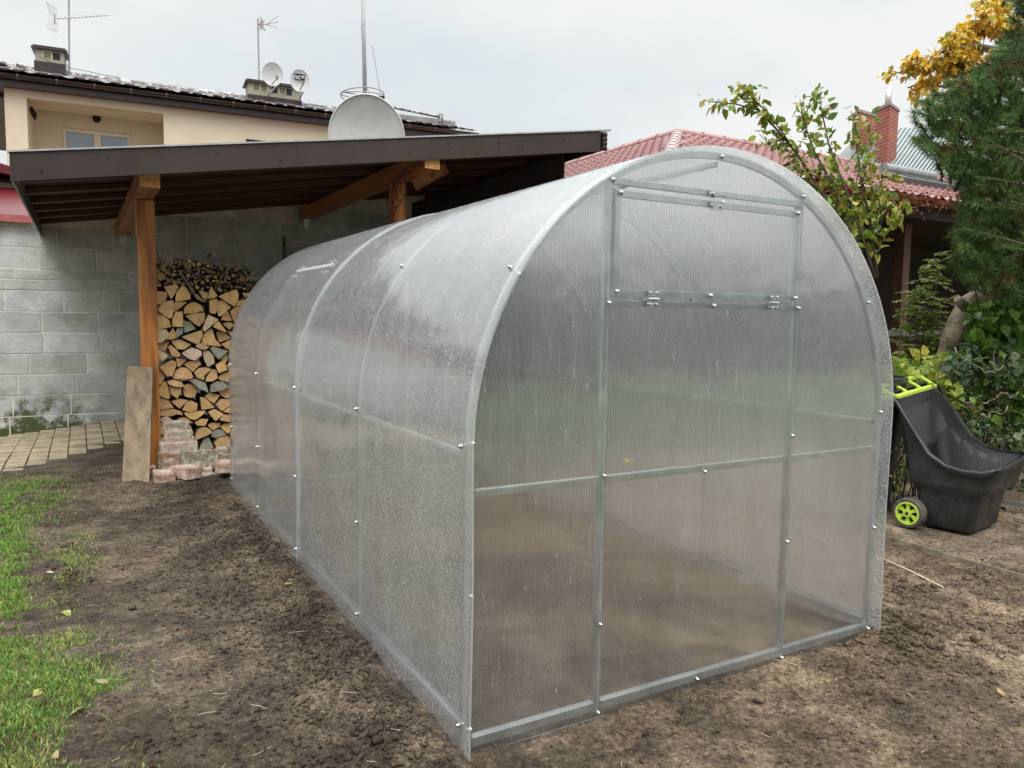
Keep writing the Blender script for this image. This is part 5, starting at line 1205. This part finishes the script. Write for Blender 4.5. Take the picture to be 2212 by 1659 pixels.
# ------------------------------------------------------------------ plants
def leaves(P_, D_, S_, C_, wid=.5, fold=.35, droop=None, detail=False):
    """P base points, D directions, S lengths, C colours -> arrays for a leaf mesh (folded, pointed leaves)"""
    P_ = np.asarray(P_, float); D_ = np.asarray(D_, float); D_ /= np.linalg.norm(D_, axis=1)[:, None]+1e-9; n = len(P_)
    rnd = RNG.normal(0, 1, (n, 3)); Sd = np.cross(D_, rnd*.55+np.array([0, 0, 1.])); Sd /= np.linalg.norm(Sd, axis=1)[:, None]+1e-9; Nn = np.cross(Sd, D_)
    S_ = np.asarray(S_)[:, None]; W = S_*wid/2
    curl = RNG.uniform(-.1, .25, (n, 1))
    a = P_; m1 = P_+D_*S_*.38-Nn*S_*0; l = P_+D_*S_*.36+Sd*W+Nn*W*fold; r = P_+D_*S_*.36-Sd*W+Nn*W*fold
    l2 = P_+D_*S_*.68+Sd*W*.72+Nn*W*fold*.6-Nn*S_*curl*.4; r2 = P_+D_*S_*.68-Sd*W*.72+Nn*W*fold*.6-Nn*S_*curl*.4; m2 = P_+D_*S_*.68-Nn*S_*curl*.5; t_ = P_+D_*S_-Nn*S_*curl
    V = np.stack([a, l, m1, r, l2, m2, r2, t_], 1); Fc = np.array([(0, 2, 1), (0, 3, 2), (1, 2, 5), (1, 5, 4), (3, 5, 2), (3, 6, 5), (4, 5, 7), (6, 7, 5)])[None]+8*np.arange(n)[:, None, None]
    C8 = np.repeat(np.asarray(C_)[:, None, :], 8, 1)*np.array([1, 1.05, .85, 1.05, 1.05, .85, 1.05, .95])[None, :, None]
    return V.reshape(-1, 3), Fc.reshape(-1, 3), C8.reshape(-1, 3)
def leafobj(name, parent, P_, D_, S_, C_, mat=LEAF, **k):
    V, Fc, C = leaves(P_, D_, S_, C_, **k); return npmesh(name, V, Fc, mat, parent, C)
def rv(s=1): return np.array([random.gauss(0, s), random.gauss(0, s), random.gauss(0, s)])
def pick(cols, j=.15): c = np.array(random.choice(cols)); return c*random.uniform(1-j*2, 1+j*2)*np.array([random.uniform(1-j, 1+j), 1, random.uniform(1-j, 1+j)])

# young fruit tree behind the greenhouse
ft = thing('young_fruit_tree', 'young fruit tree with upright shoots and yellowing green leaves rising behind the greenhouse', 'tree', loc=(0, 0, 0))
base = UD(1880, 640, 5.0); base = np.array([base[0], base[1], 0.])
stems = [[(1885, 640), (1850, 560), (1790, 440), (1720, 330), (1680, 282), (1640, 238), (1590, 225), (1525, 218)], [(1720, 330), (1700, 300), (1655, 240), (1615, 200), (1590, 180)], [(1885, 620), (1830, 480), (1800, 400), (1760, 330), (1735, 260), (1728, 215)], [(1735, 260), (1740, 250), (1752, 215), (1765, 195)],
 [(1890, 600), (1850, 470), (1815, 380), (1790, 310), (1775, 240), (1770, 205)], [(1895, 600), (1880, 480), (1862, 400), (1852, 330), (1848, 270), (1838, 240)], [(1862, 400), (1870, 360), (1880, 300), (1878, 262)], [(1895, 560), (1905, 470), (1895, 410), (1915, 400)], [(1800, 400), (1770, 385), (1740, 370), (1700, 350)], [(1850, 470), (1820, 450), (1790, 440)], [(1830, 480), (1800, 460), (1775, 430)],
 [(1640, 238), (1620, 215), (1600, 190), (1630, 185)], [(1862, 400), (1890, 380), (1930, 385)], [(1700, 300), (1660, 310), (1640, 290)]]
P_ = []; D_ = []; S_ = []; C_ = []
tr_ = MB(); tr_.tube([base, base+[.01, -.02, .7], UD(1885, 640, 5.0)], [.035, .03, .022], 8)
GRN = [(.20, .32, .05), (.26, .36, .05), (.14, .24, .04), (.38, .40, .06), (.32, .27, .05)]
for si, st in enumerate(stems):
    dep = 5.0+random.uniform(-.12, .12) if si else 5.0
    pts_ = [UD(x, y, 5.0+(dep-5.0)*min(1, i/2)+.0) for i, (x, y) in enumerate(st)]; n = len(pts_); r0_ = .012 if len(st) > 5 else .006
    tr_.tube(pts_, [r0_*(1-.75*i/(n-1)) for i in range(n)], 6)
    tot = []
    for i in range(n-1):
        a, c = pts_[i], pts_[i+1]; l_ = np.linalg.norm(c-a)
        for s_ in np.arange(0, l_, .009):
            p = a+(c-a)*s_/l_
            if p[2] < 1.75: continue
            if random.random() < .42 and p[2] < 2.2 and si < 2: continue
            sd_ = rv(); d = (c-a)/l_*.55+sd_*.55+np.array([0, 0, .15-.35*random.random()]); pet = p+d*.015+rv(.02)
            P_.append(pet); D_.append(d+np.array([0, 0, -.7*random.random()])); S_.append(random.choice([.04, .05, .055, .065, .08])*random.uniform(.85, 1.1)); C_.append(pick(GRN, .2))
tr_.build('branches', TWIG, ft, smooth=True); leafobj('foliage', ft, P_, D_, S_, C_, wid=.62)

# yellow autumn tree
yt = thing('yellow_autumn_tree', 'broadleaf tree in yellow and orange autumn leaf, behind the pine', 'tree', loc=(0, 0, 0))
YD = 7.6; tb = UD(2240, 640, YD); tb = np.array([tb[0], tb[1], 0])
limbs = [[(2250, 640), (2260, 300), (2200, 120), (2150, 50), (2120, 0)], [(2260, 300), (2150, 170), (2050, 130), (1985, 140), (1940, 158)], [(2200, 200), (2110, 160), (2030, 165), (1960, 190)], [(2260, 250), (2180, 60), (2130, -40)], [(2200, 120), (2110, 100), (2050, 105), (2010, 125)], [(2250, 420), (2150, 370), (2060, 350), (2030, 340)], [(2150, 60), (2110, 70), (2070, 85)], [(2150, 170), (2080, 190), (2010, 185)]]
m = MB(); m.tube([tb, UD(2245, 640, YD)], [.12, .09], 10); P_ = []; D_ = []; S_ = []; C_ = []
YEL = [(.80, .54, .04), (.85, .60, .06), (.75, .46, .04), (.55, .50, .08), (.55, .28, .04)]
for li, lb in enumerate(limbs):
    pts_ = [UD(x, y, YD+.25*math.sin(li*2.3+i)) for i, (x, y) in enumerate(lb)]; n = len(pts_); m.tube(pts_, [.045*(1-.85*i/(n-1)) for i in range(n)], 7)
    for i in range(1 if li != 0 else 2, n-1) if n > 3 else range(n-1):
        a, c = pts_[i], pts_[i+1]; l_ = np.linalg.norm(c-a)
        for s_ in np.arange(0, l_, .045):
            p = a+(c-a)*s_/l_; tw = rv(.085)+np.array([0, 0, .02]); m.tube([p, p+tw*.5+[0, 0, .02], p+tw], [.006, .004, .002], 4)
            for k in range(20):
                q = p+tw*random.uniform(.2, 1.15)+rv(.03); P_.append(q); D_.append(tw*2+rv(.4)+np.array([0, 0, -.5])); S_.append(random.uniform(.05, .10)); C_.append(pick(YEL, .12))
m.build('branches', TWIG, yt, smooth=True); leafobj('foliage', yt, P_, D_, S_, C_, wid=.6)

# pine
pt = thing('pine_tree', 'long-needled dark green pine with a crooked leaning trunk at the right edge', 'tree', loc=(0, 0, 0))
PD = 6.2; tk = [(1990, 960), (2040, 780), (2052, 735), (2072, 690), (2088, 655), (2120, 638), (2200, 600), (2300, 480), (2360, 250), (2380, 0), (2380, -250)]
tp_ = [UD(x, y, PD+.05*i) for i, (x, y) in enumerate(tk)]; tp_[0][2] = -.05
m = MB(); m.tube(tp_, [.12, .085, .082, .08, .07, .075, .085, .08, .07, .06, .04], 14); m.tube([UD(2086, 664, PD-.03), UD(2074, 652, PD-.09), UD(2068, 646, PD-.11)], [.045, .038, .03], 10); m.build('trunk', PBARK, pt, smooth=True)
m = MB(); tips = []
def inside(px, py, poly_):
    c = False; n = len(poly_)
    for i in range(n):
        x1, y1 = poly_[i]; x2, y2 = poly_[(i+1) % n]
        if (y1 > py) != (y2 > py) and px < (x2-x1)*(py-y1)/(y2-y1)+x1: c = not c
    return c
PO = [(2190, -60), (2175, 60), (2140, 105), (2105, 140), (2060, 170), (1995, 205), (1962, 240), (1990, 280), (1972, 310), (2015, 345), (2060, 375), (2075, 415), (2072, 450), (2085, 480), (2045, 510), (2070, 540), (2050, 565), (2080, 600), (2135, 615), (2160, 640), (2260, 650), (2460, 640), (2460, -60)]
n_t = 0
while n_t < 1500:
    px, py = random.uniform(1950, 2460), random.uniform(-60, 650)
    if not inside(px, py, PO): continue
    if px > 2260 and random.random() < .6: continue
    dep = 5.5+random.uniform(-.75, .65)+(.35 if px > 2200 else 0)*random.random()
    p = UD(px, py, dep); axis_ = UD(2370, py+30, PD+.3); d = p-axis_; d /= np.linalg.norm(d); tips.append((p, d+rv(.32)+np.array([0, 0, .28]))); n_t += 1
# spine branches feeding the tips
for by in range(-40, 600, 45):
    a = UD(2375, by+60, PD+.3)
    for _ in range(3):
        px = random.uniform(2030, 2180); py = by+random.uniform(-30, 40)
        if inside(px, py, PO): c = UD(px, py, 5.5+random.uniform(-.5, .5)); m.tube([a, (a+c)/2+np.array([0, 0, -.06]), c], [.03, .017, .007], 6)
V = []; C = []
for (p, d) in tips:
    d = d/np.linalg.norm(d); L_ = random.uniform(.12, .24); m.tube([p-d*L_, p], [.006, .003], 4); base_c = np.array([.085, .155, .055])*random.uniform(.55, 1.6) if random.random() > .07 else np.array([.12, .085, .03])
    nn_ = 120; s = RNG.rand(nn_); ang = RNG.rand(nn_)*2*math.pi; a_ = np.cross(d, (.3, .2, .9)); a_ /= np.linalg.norm(a_); b_v = np.cross(d, a_)
    rad = a_[None]*np.cos(ang)[:, None]+b_v[None]*np.sin(ang)[:, None]; sp = .35+.75*RNG.rand(nn_)[:, None]
    dir_ = d[None]*1.0+rad*sp; dir_ /= np.linalg.norm(dir_, axis=1)[:, None]; st = p[None]-d[None]*(L_*s[:, None]); ln_ = RNG.uniform(.055, .095, (nn_, 1))
    sd_ = np.cross(dir_, RNG.normal(0, 1, (nn_, 3))); sd_ /= np.linalg.norm(sd_, axis=1)[:, None]; w_ = .0021
    e = st+dir_*ln_+np.array([[0, 0, -.008]]); V.append(np.stack([st-sd_*w_, st+sd_*w_, e], 1)); cc = base_c[None]*RNG.uniform(.7, 1.6, (nn_, 1))+np.array([[.02, .03, .0]])*RNG.rand(nn_, 1); C.append(np.repeat(cc[:, None, :], 3, 1)*np.array([.7, .7, 1.25])[None, :, None])
V = np.concatenate(V).reshape(-1, 3); C = np.concatenate(C).reshape(-1, 3); npmesh('crown', V, np.arange(len(V)).reshape(-1, 3), NEEDLE, pt, C); m.build('branches', TWIG, pt, smooth=True)
# spruce twigs in front of the pine
sp_ = thing('spruce_branch', 'light green short-needled spruce branches reaching in from the right edge', 'spruce', loc=(0, 0, 0)); V = []; C = []; m = MB()
sb = np.array(UD(2330, 700, 4.7)); m.tube([(sb[0], sb[1], 0), sb, UD(2330, 250, 4.7), UD(2330, 0, 4.7)], [.05, .045, .03, .015], 8)
for (xs_, xe) in (((2330, 360), (2122, 312)), ((2330, 300), (2150, 278)), ((2330, 420), (2130, 300)), ((2330, 420), (2140, 385)), ((2330, 560), (2118, 502)), ((2330, 560), (2150, 530)), ((2330, 480), (2165, 430)), ((2330, 240), (2180, 345))):
    a = UD(*xs_, 4.7); c = UD(*xe, 4.5+random.uniform(-.15, .15)); segs = [(a+(c-a)*.35, c)]
    m.tube([a, c], [.012, .004], 5)
    for k in range(7):
        q = a+(c-a)*random.uniform(.5, .95); segs.append((q, q+(c-a)/np.linalg.norm(c-a)*random.uniform(.06, .12)+rv(.05)))
    for (s0, s1) in segs:
        d = s1-s0; l_ = np.linalg.norm(d); d /= l_; m.tube([s0, s1], [.003, .002], 4); nn_ = int(l_*1500); s = RNG.rand(nn_, 1)
        dir_ = d[None]*.8+RNG.normal(0, .6, (nn_, 3)); dir_ /= np.linalg.norm(dir_, axis=1)[:, None]; st = s0[None]+d[None]*l_*s; sd_ = np.cross(dir_, RNG.normal(0, 1, (nn_, 3))); sd_ /= np.linalg.norm(sd_, axis=1)[:, None]
        V.append(np.stack([st-sd_*.0012, st+sd_*.0012, st+dir_*.017], 1)); cc = np.array([[.11, .19, .04]])*RNG.uniform(.6, 1.4, (nn_, 1)); C.append(np.repeat(cc[:, None, :], 3, 1))
V = np.concatenate(V).reshape(-1, 3); C = np.concatenate(C).reshape(-1, 3); npmesh('foliage', V, np.arange(len(V)).reshape(-1, 3), NEEDLE, sp_, C); m.build('branches', TWIG, sp_, smooth=True)

# vine on the gutter
vn = thing('creeper', 'leafless reddish creeper with a few yellow leaves hanging from the red roof gutter', 'creeper', loc=(0, 0, 0)); m = MB(); P_ = []; D_ = []; S_ = []; C_ = []
for k in range(60):
    x = random.uniform(5.9, 9.4); p = np.array([x, EY-.12-random.random()*.06, EZ+random.uniform(-.14, .08)]); pts_ = [p]
    for i in range(5): p = p+np.array([random.gauss(0, .08), random.gauss(0, .02), random.gauss(-.01, .035)]); pts_.append(p)
    m.tube(pts_, .004, 4)
    for q in pts_+pts_:
        if random.random() < .9: P_.append(q); D_.append(rv()); S_.append(random.uniform(.02, .05)); C_.append(pick([(.30, .09, .03), (.22, .06, .03), (.38, .15, .05)]))
m.tube([np.array([5.3, EY-.05, 1.2]), np.array([5.5, EY-.08, 2.0]), np.array([5.8, EY-.1, 2.6]), np.array([6.2, EY-.13, 2.75])], [.015, .012, .01, .008], 6)
hang = [(1925, 488, 24, 3), (1942, 492, 26, 3), (1938, 485, 22, 2), (1880, 455, 34, 5), (1868, 480, 30, 4), (1900, 452, 20, 3), (1915, 440, 20, 3), (1850, 465, 26, 5), (1960, 455, 16, 2), (1928, 463, 14, 2)]
for (x, y, sp__, n) in hang:
    c = UD(x, y-20, 7.0+random.uniform(-.3, .3)); m.tube([c+np.array([.05, .1, .18]), c+np.array([0, 0, .08]), c], .004, 4)
    for k in range(n+3): P_.append(c+rv(.03)); D_.append(np.array([random.gauss(0, .5), random.gauss(0, .3), -1])); S_.append(random.uniform(.07, .12)); C_.append(pick([(.42, .46, .07), (.5, .5, .08), (.3, .36, .06)]))
m.build('branches', REDTWIG, vn, smooth=True); leafobj('foliage', vn, P_, D_, S_, C_, wid=.75)

# shrubs behind the cart
def shrub(name, label, blobs, n, dep, size, cols, wid, stems_=10, compound=False, ddep=.25, cat='shrub', droop=-.1):
    t = thing(name, label, cat, loc=(0, 0, 0)); P_ = []; D_ = []; S_ = []; C_ = []; m = MB(); tot = sum(b[2]*b[3] for b in blobs)
    for (x, y, rx, ry) in blobs:
        c0 = UD(x, y+ry*.3, dep); g0 = np.array([c0[0], c0[1], 0.])
        for _ in range(stems_): 
            a_ = random.random()*6.28; q = UD(x+rx*.8*math.cos(a_), y+ry*.8*math.sin(a_), dep+random.uniform(-ddep, ddep)); m.tube([g0+rv(.05)*[1, 1, 0], (g0+q)/2+rv(.04), q], [.006, .005, .002], 5)
        for k in range(int(n*rx*ry/tot)):
            a_ = random.random()*6.28; r_ = random.random()**.45*(1+random.gauss(0, .12)); px, py = x+rx*r_*math.cos(a_), y+ry*r_*math.sin(a_); p = UD(px, py, dep+random.gauss(0, ddep*.6))
            if p[2] < .02: continue
            if compound:
                d = rv()+np.array([-.2, -.3, .0]); d /= np.linalg.norm(d); d[2] *= .5; L_ = random.uniform(.12, .2); cc = pick(cols, .12); sd_ = np.cross(d, (0, 0, 1)); sd_ /= np.linalg.norm(sd_)+1e-6; m.tube([p, p+d*L_*.5+[0, 0, .01], p+d*L_], .0015, 3)
                for i in range(6):
                    for sg in (-1, 1): P_.append(p+d*L_*(.15+.15*i)); D_.append(sd_*sg+d*.5+np.array([0, 0, -.15])); S_.append(size*random.uniform(.8, 1.15)); C_.append(cc*random.uniform(.85, 1.15))
            else: P_.append(p); D_.append(rv(.7)+np.array([-.3, -.35, droop])); S_.append(size*random.uniform(.6, 1.3)); C_.append(pick(cols, .14))
    m.build('branches', TWIG, t, smooth=True); leafobj('foliage', t, P_, D_, S_, C_, wid=wid); return t
shrub('compound_leaf_shrub', 'dark shrub with fine compound leaves in front of the dark porch', [(2000, 640, 40, 50), (1985, 740, 55, 50), (2010, 570, 25, 30), (1970, 690, 25, 30), (2045, 755, 40, 30), (2030, 690, 22, 50)], 190, 6.6, .05, [(.15, .23, .04), (.21, .29, .05), (.30, .34, .07)], .45, 3, True)
shrub('yellow_green_shrub', 'bright yellow-green leafy shrub directly behind the cart handle', [(1990, 820, 50, 35), (1960, 800, 25, 22), (2040, 850, 45, 40), (1945, 850, 22, 30), (2010, 780, 30, 18)], 300, 5.6, .085, [(.42, .55, .08), (.32, .46, .07), (.22, .36, .06), (.60, .60, .09)], .65, 4)
shrub('broad_leaf_bush', 'green bush with broad drooping leaves beside the pine trunk', [(2140, 690, 50, 45), (2180, 730, 50, 50), (2120, 745, 40, 35), (2200, 660, 30, 40)], 440, 6.0, .11, [(.11, .25, .03), (.16, .31, .04), (.08, .18, .03)], .8, 3, droop=-.7)
shrub('grey_green_bush', 'bluish grey-green bush with rounded leaves below the pine trunk', [(2080, 790, 70, 35), (2140, 775, 70, 30), (2060, 850, 40, 30), (2190, 790, 60, 40)], 600, 5.9, .078, [(.18, .28, .17), (.14, .24, .12), (.24, .34, .18)], .72, 4)
shrub('low_green_bush', 'sprawling green bush with bare twigs at the right edge above the cart', [(2180, 860, 60, 60), (2210, 820, 40, 50), (2105, 865, 50, 35), (2160, 905, 60, 22), (2250, 880, 60, 60)], 950, 6.1, .078, [(.18, .36, .08), (.24, .43, .09), (.13, .27, .07), (.44, .50, .10)], .72, 2)
m = MB()
for (x0, y0, dx, dy) in ((2062, 745, 35, 50), (2150, 800, -60, -12), (2150, 800, 35, -30), (2150, 800, -5, -42), (2120, 870, 60, -18), (2180, 880, -50, 20), (2080, 870, 45, -14), (2200, 850, -40, 8)):
    p_ = [UD(x0+dx*i/6+random.gauss(0, 2.5), y0+dy*i/6+random.gauss(0, 2.5)+6*math.sin(i), 5.5+random.gauss(0, .03)) for i in range(7)]; m.tube(p_, [.0035-.0004*i for i in range(7)], 5)
tag(m.build('bare_twigs', CREAM, smooth=True), 'pale bare twigs sticking out of the bushes behind the cart', 'twigs')
shrub('ground_ivy', 'pale-veined ivy creeping over the ground behind the cart', [(2160, 930, 80, 20), (2100, 905, 50, 20), (2200, 960, 50, 14)], 260, 5.9, .06, [(.24, .33, .2), (.16, .26, .12), (.3, .38, .18)], .8, 2, ddep=.3, cat='ivy')
shrub('small_weed', 'small yellow-green weeds growing between the greenhouse and the cart', [(1935, 1010, 22, 60), (1930, 1040, 18, 30)], 130, 5.4, .035, [(.3, .36, .08), (.16, .25, .06), (.4, .42, .1)], .6, 4, cat='weeds')
# thicker dark undergrowth further back
P_ = []; D_ = []; S_ = []; C_ = []
for _ in range(5200):
    x = random.uniform(5.2, 12); y = random.uniform(1.0, 3.4)-(.25*(x-5.2)); z = random.random()**1.4*(.45+.09*(x-5))
    P_.append((x, y, z)); D_.append(rv()+np.array([-.3, -.3, 0])); S_.append(random.uniform(.05, .1)); C_.append(pick([(.05, .11, .03), (.09, .16, .04), (.13, .18, .05)]))
tag(leafobj('undergrowth', None, P_, D_, S_, C_, wid=.65), 'mass of dark green undergrowth along the porch', kind='stuff')
P_ = []; D_ = []; S_ = []; C_ = []
for _ in range(1500):
    x = random.uniform(4.1, 8); y = random.uniform(-.8, 2.6); P_.append((x, y, float(gbase(x, y))+.012)); D_.append(rv()*[1, 1, .15]); S_.append(random.uniform(.02, .06)); C_.append(pick([(.22, .13, .07), (.30, .20, .11), (.13, .08, .05), (.35, .22, .08)]))
tag(leafobj('leaf_litter', None, P_, D_, S_, C_, wid=.6, fold=.1), 'brown fallen leaf litter on the ground behind the cart', kind='stuff')
# distant bare tree
m = MB(); t = thing('bare_tree', 'small leafless tree far off beyond the red roof ridge', 'tree', loc=(0, 0, 0)); b0 = UD(1840, 390, 40)
def br(p, d, l_, r_, k):
    e = p+d*l_; m.tube([p, e], [r_, r_*.6], 4)
    if k: 
        for _ in range(3): q = d+rv(.35); br(p+(e-p)*random.uniform(.5, 1), q/np.linalg.norm(q), l_*.62, r_*.55, k-1)
p0 = np.array([b0[0], b0[1], 0])
for (px, py) in ((1838, 372), (1605, 345)):
    c = UD(px, py+40, 40); br(np.array([c[0], c[1], 0]), np.array([0, 0, 1.]), c[2]-.2, .12, 0); 
    for _ in range(6): q = np.array([0, 0, 1.])+rv(.5); br(np.array([c[0], c[1], c[2]-.3]), q/np.linalg.norm(q), 1.0, .03, 3)
m.build('branches', TWIG, t)

# ------------------------------------------------------------------ fallen leaves, sticks
FL = [(137, 1320, .075, (.52, .60, .16), 'large pale yellow-green leaf lying on the bare soil left of the grass edge'), (632, 1275, .06, (.62, .55, .12), 'yellow leaf on the dark soil close to the greenhouse side'), (186, 1535, .06, (.55, .58, .16), 'thin yellowish leaf in the grass, nearest the big grass patch'), (90, 1605, .06, (.62, .30, .10), 'orange-brown leaf at the lower left'), (118, 1632, .05, (.62, .50, .28), 'pale cream leaf at the bottom left, right of the orange one'), (70, 1510, .055, (.60, .60, .20), 'small yellow leaf in the large grass patch'), (15, 1300, .06, (.55, .55, .20), 'long pale leaf at the left picture edge'), (55, 1195, .06, (.5, .46, .28), 'dry curled leaf on the bare strip between grass patches'), (130, 1192, .04, (.6, .5, .35), 'tiny pale leaf beside the upper grass patch'), (235, 1487, .05, (.5, .45, .25), 'narrow straw-coloured leaf on the soil'), (100, 1238, .035, (.7, .65, .45), 'small whitish leaf on the bare soil'), (2510*.864, 1750*.864, .05, (.6, .42, .18), 'tan leaf on the soil at the lower right'), (2120, 1330, .04, (.62, .55, .3), 'small pale leaf right of the greenhouse corner')]
for (x, y, s, c, lb) in FL:
    p = UZ(x, y, -.03); z = float(gh(p[0], p[1]))+.008
    o = leafobj('fallen_leaf', None, [(0, 0, 0)], [np.array([math.cos(x), math.sin(x), .12])], [s], [np.array(c)*.8], wid=.5, fold=.3); o.location = (p[0], p[1], z); tag(o, lb, 'leaf', 'single fallen leaves on the soil')
p = UY(1350, 991, -.012); o = leafobj('wet_leaf', None, [(0, 0, 0)], [np.array([.8, 0, -.5])], [.032], [np.array((.75, .62, .12))], wid=.3, fold=.1); o.location = p; o.location.y = -.008; tag(o, 'tiny yellow leaf stuck to the wet greenhouse front', 'leaf')
b = MB(); a = UZ(1892, 1205, -.02); c = UZ(2037, 1272, -.02); b.tube([a+[0, 0, .012], (a+c)/2+[0, 0, .016], c+[0, 0, .008]], .004, 6); tag(b.build('thin_cane', CREAM, smooth=True), 'thin pale cane lying on the soil right of the greenhouse', 'cane')
b = MB(); a = UZ(2165, 1090, .05); c = UZ(2300, 1112, .05); b.bar(a+[0, 0, .02], c+[0, 0, .02], .03, .03); tag(b.build('metal_profile', STEEL, bevel=.002), 'pale metal profile lying on the ground behind the cart', 'profile')
b = MB()
for _ in range(60):
    if random.random() < .6: p = UZ(random.uniform(0, 900), random.uniform(1150, 1659), -.03)
    else: p = UZ(random.uniform(1300, 2212), random.uniform(1300, 1659), -.03)
    if -.02 < p[0] < 1.95 and p[1] > 0: continue
    z = float(gh(p[0], p[1]))+.004; a_ = random.random()*6.28; l_ = random.uniform(.01, .035); d = np.array([math.cos(a_), math.sin(a_), random.gauss(0, .1)])*l_; p = np.array([p[0], p[1], z]); b.tube([p-d, p+rv(.002), p+d], .0007, 4)
tag(b.build('straw_bits', CREAM), 'tiny bits of straw and roots scattered on the soil', kind='stuff')
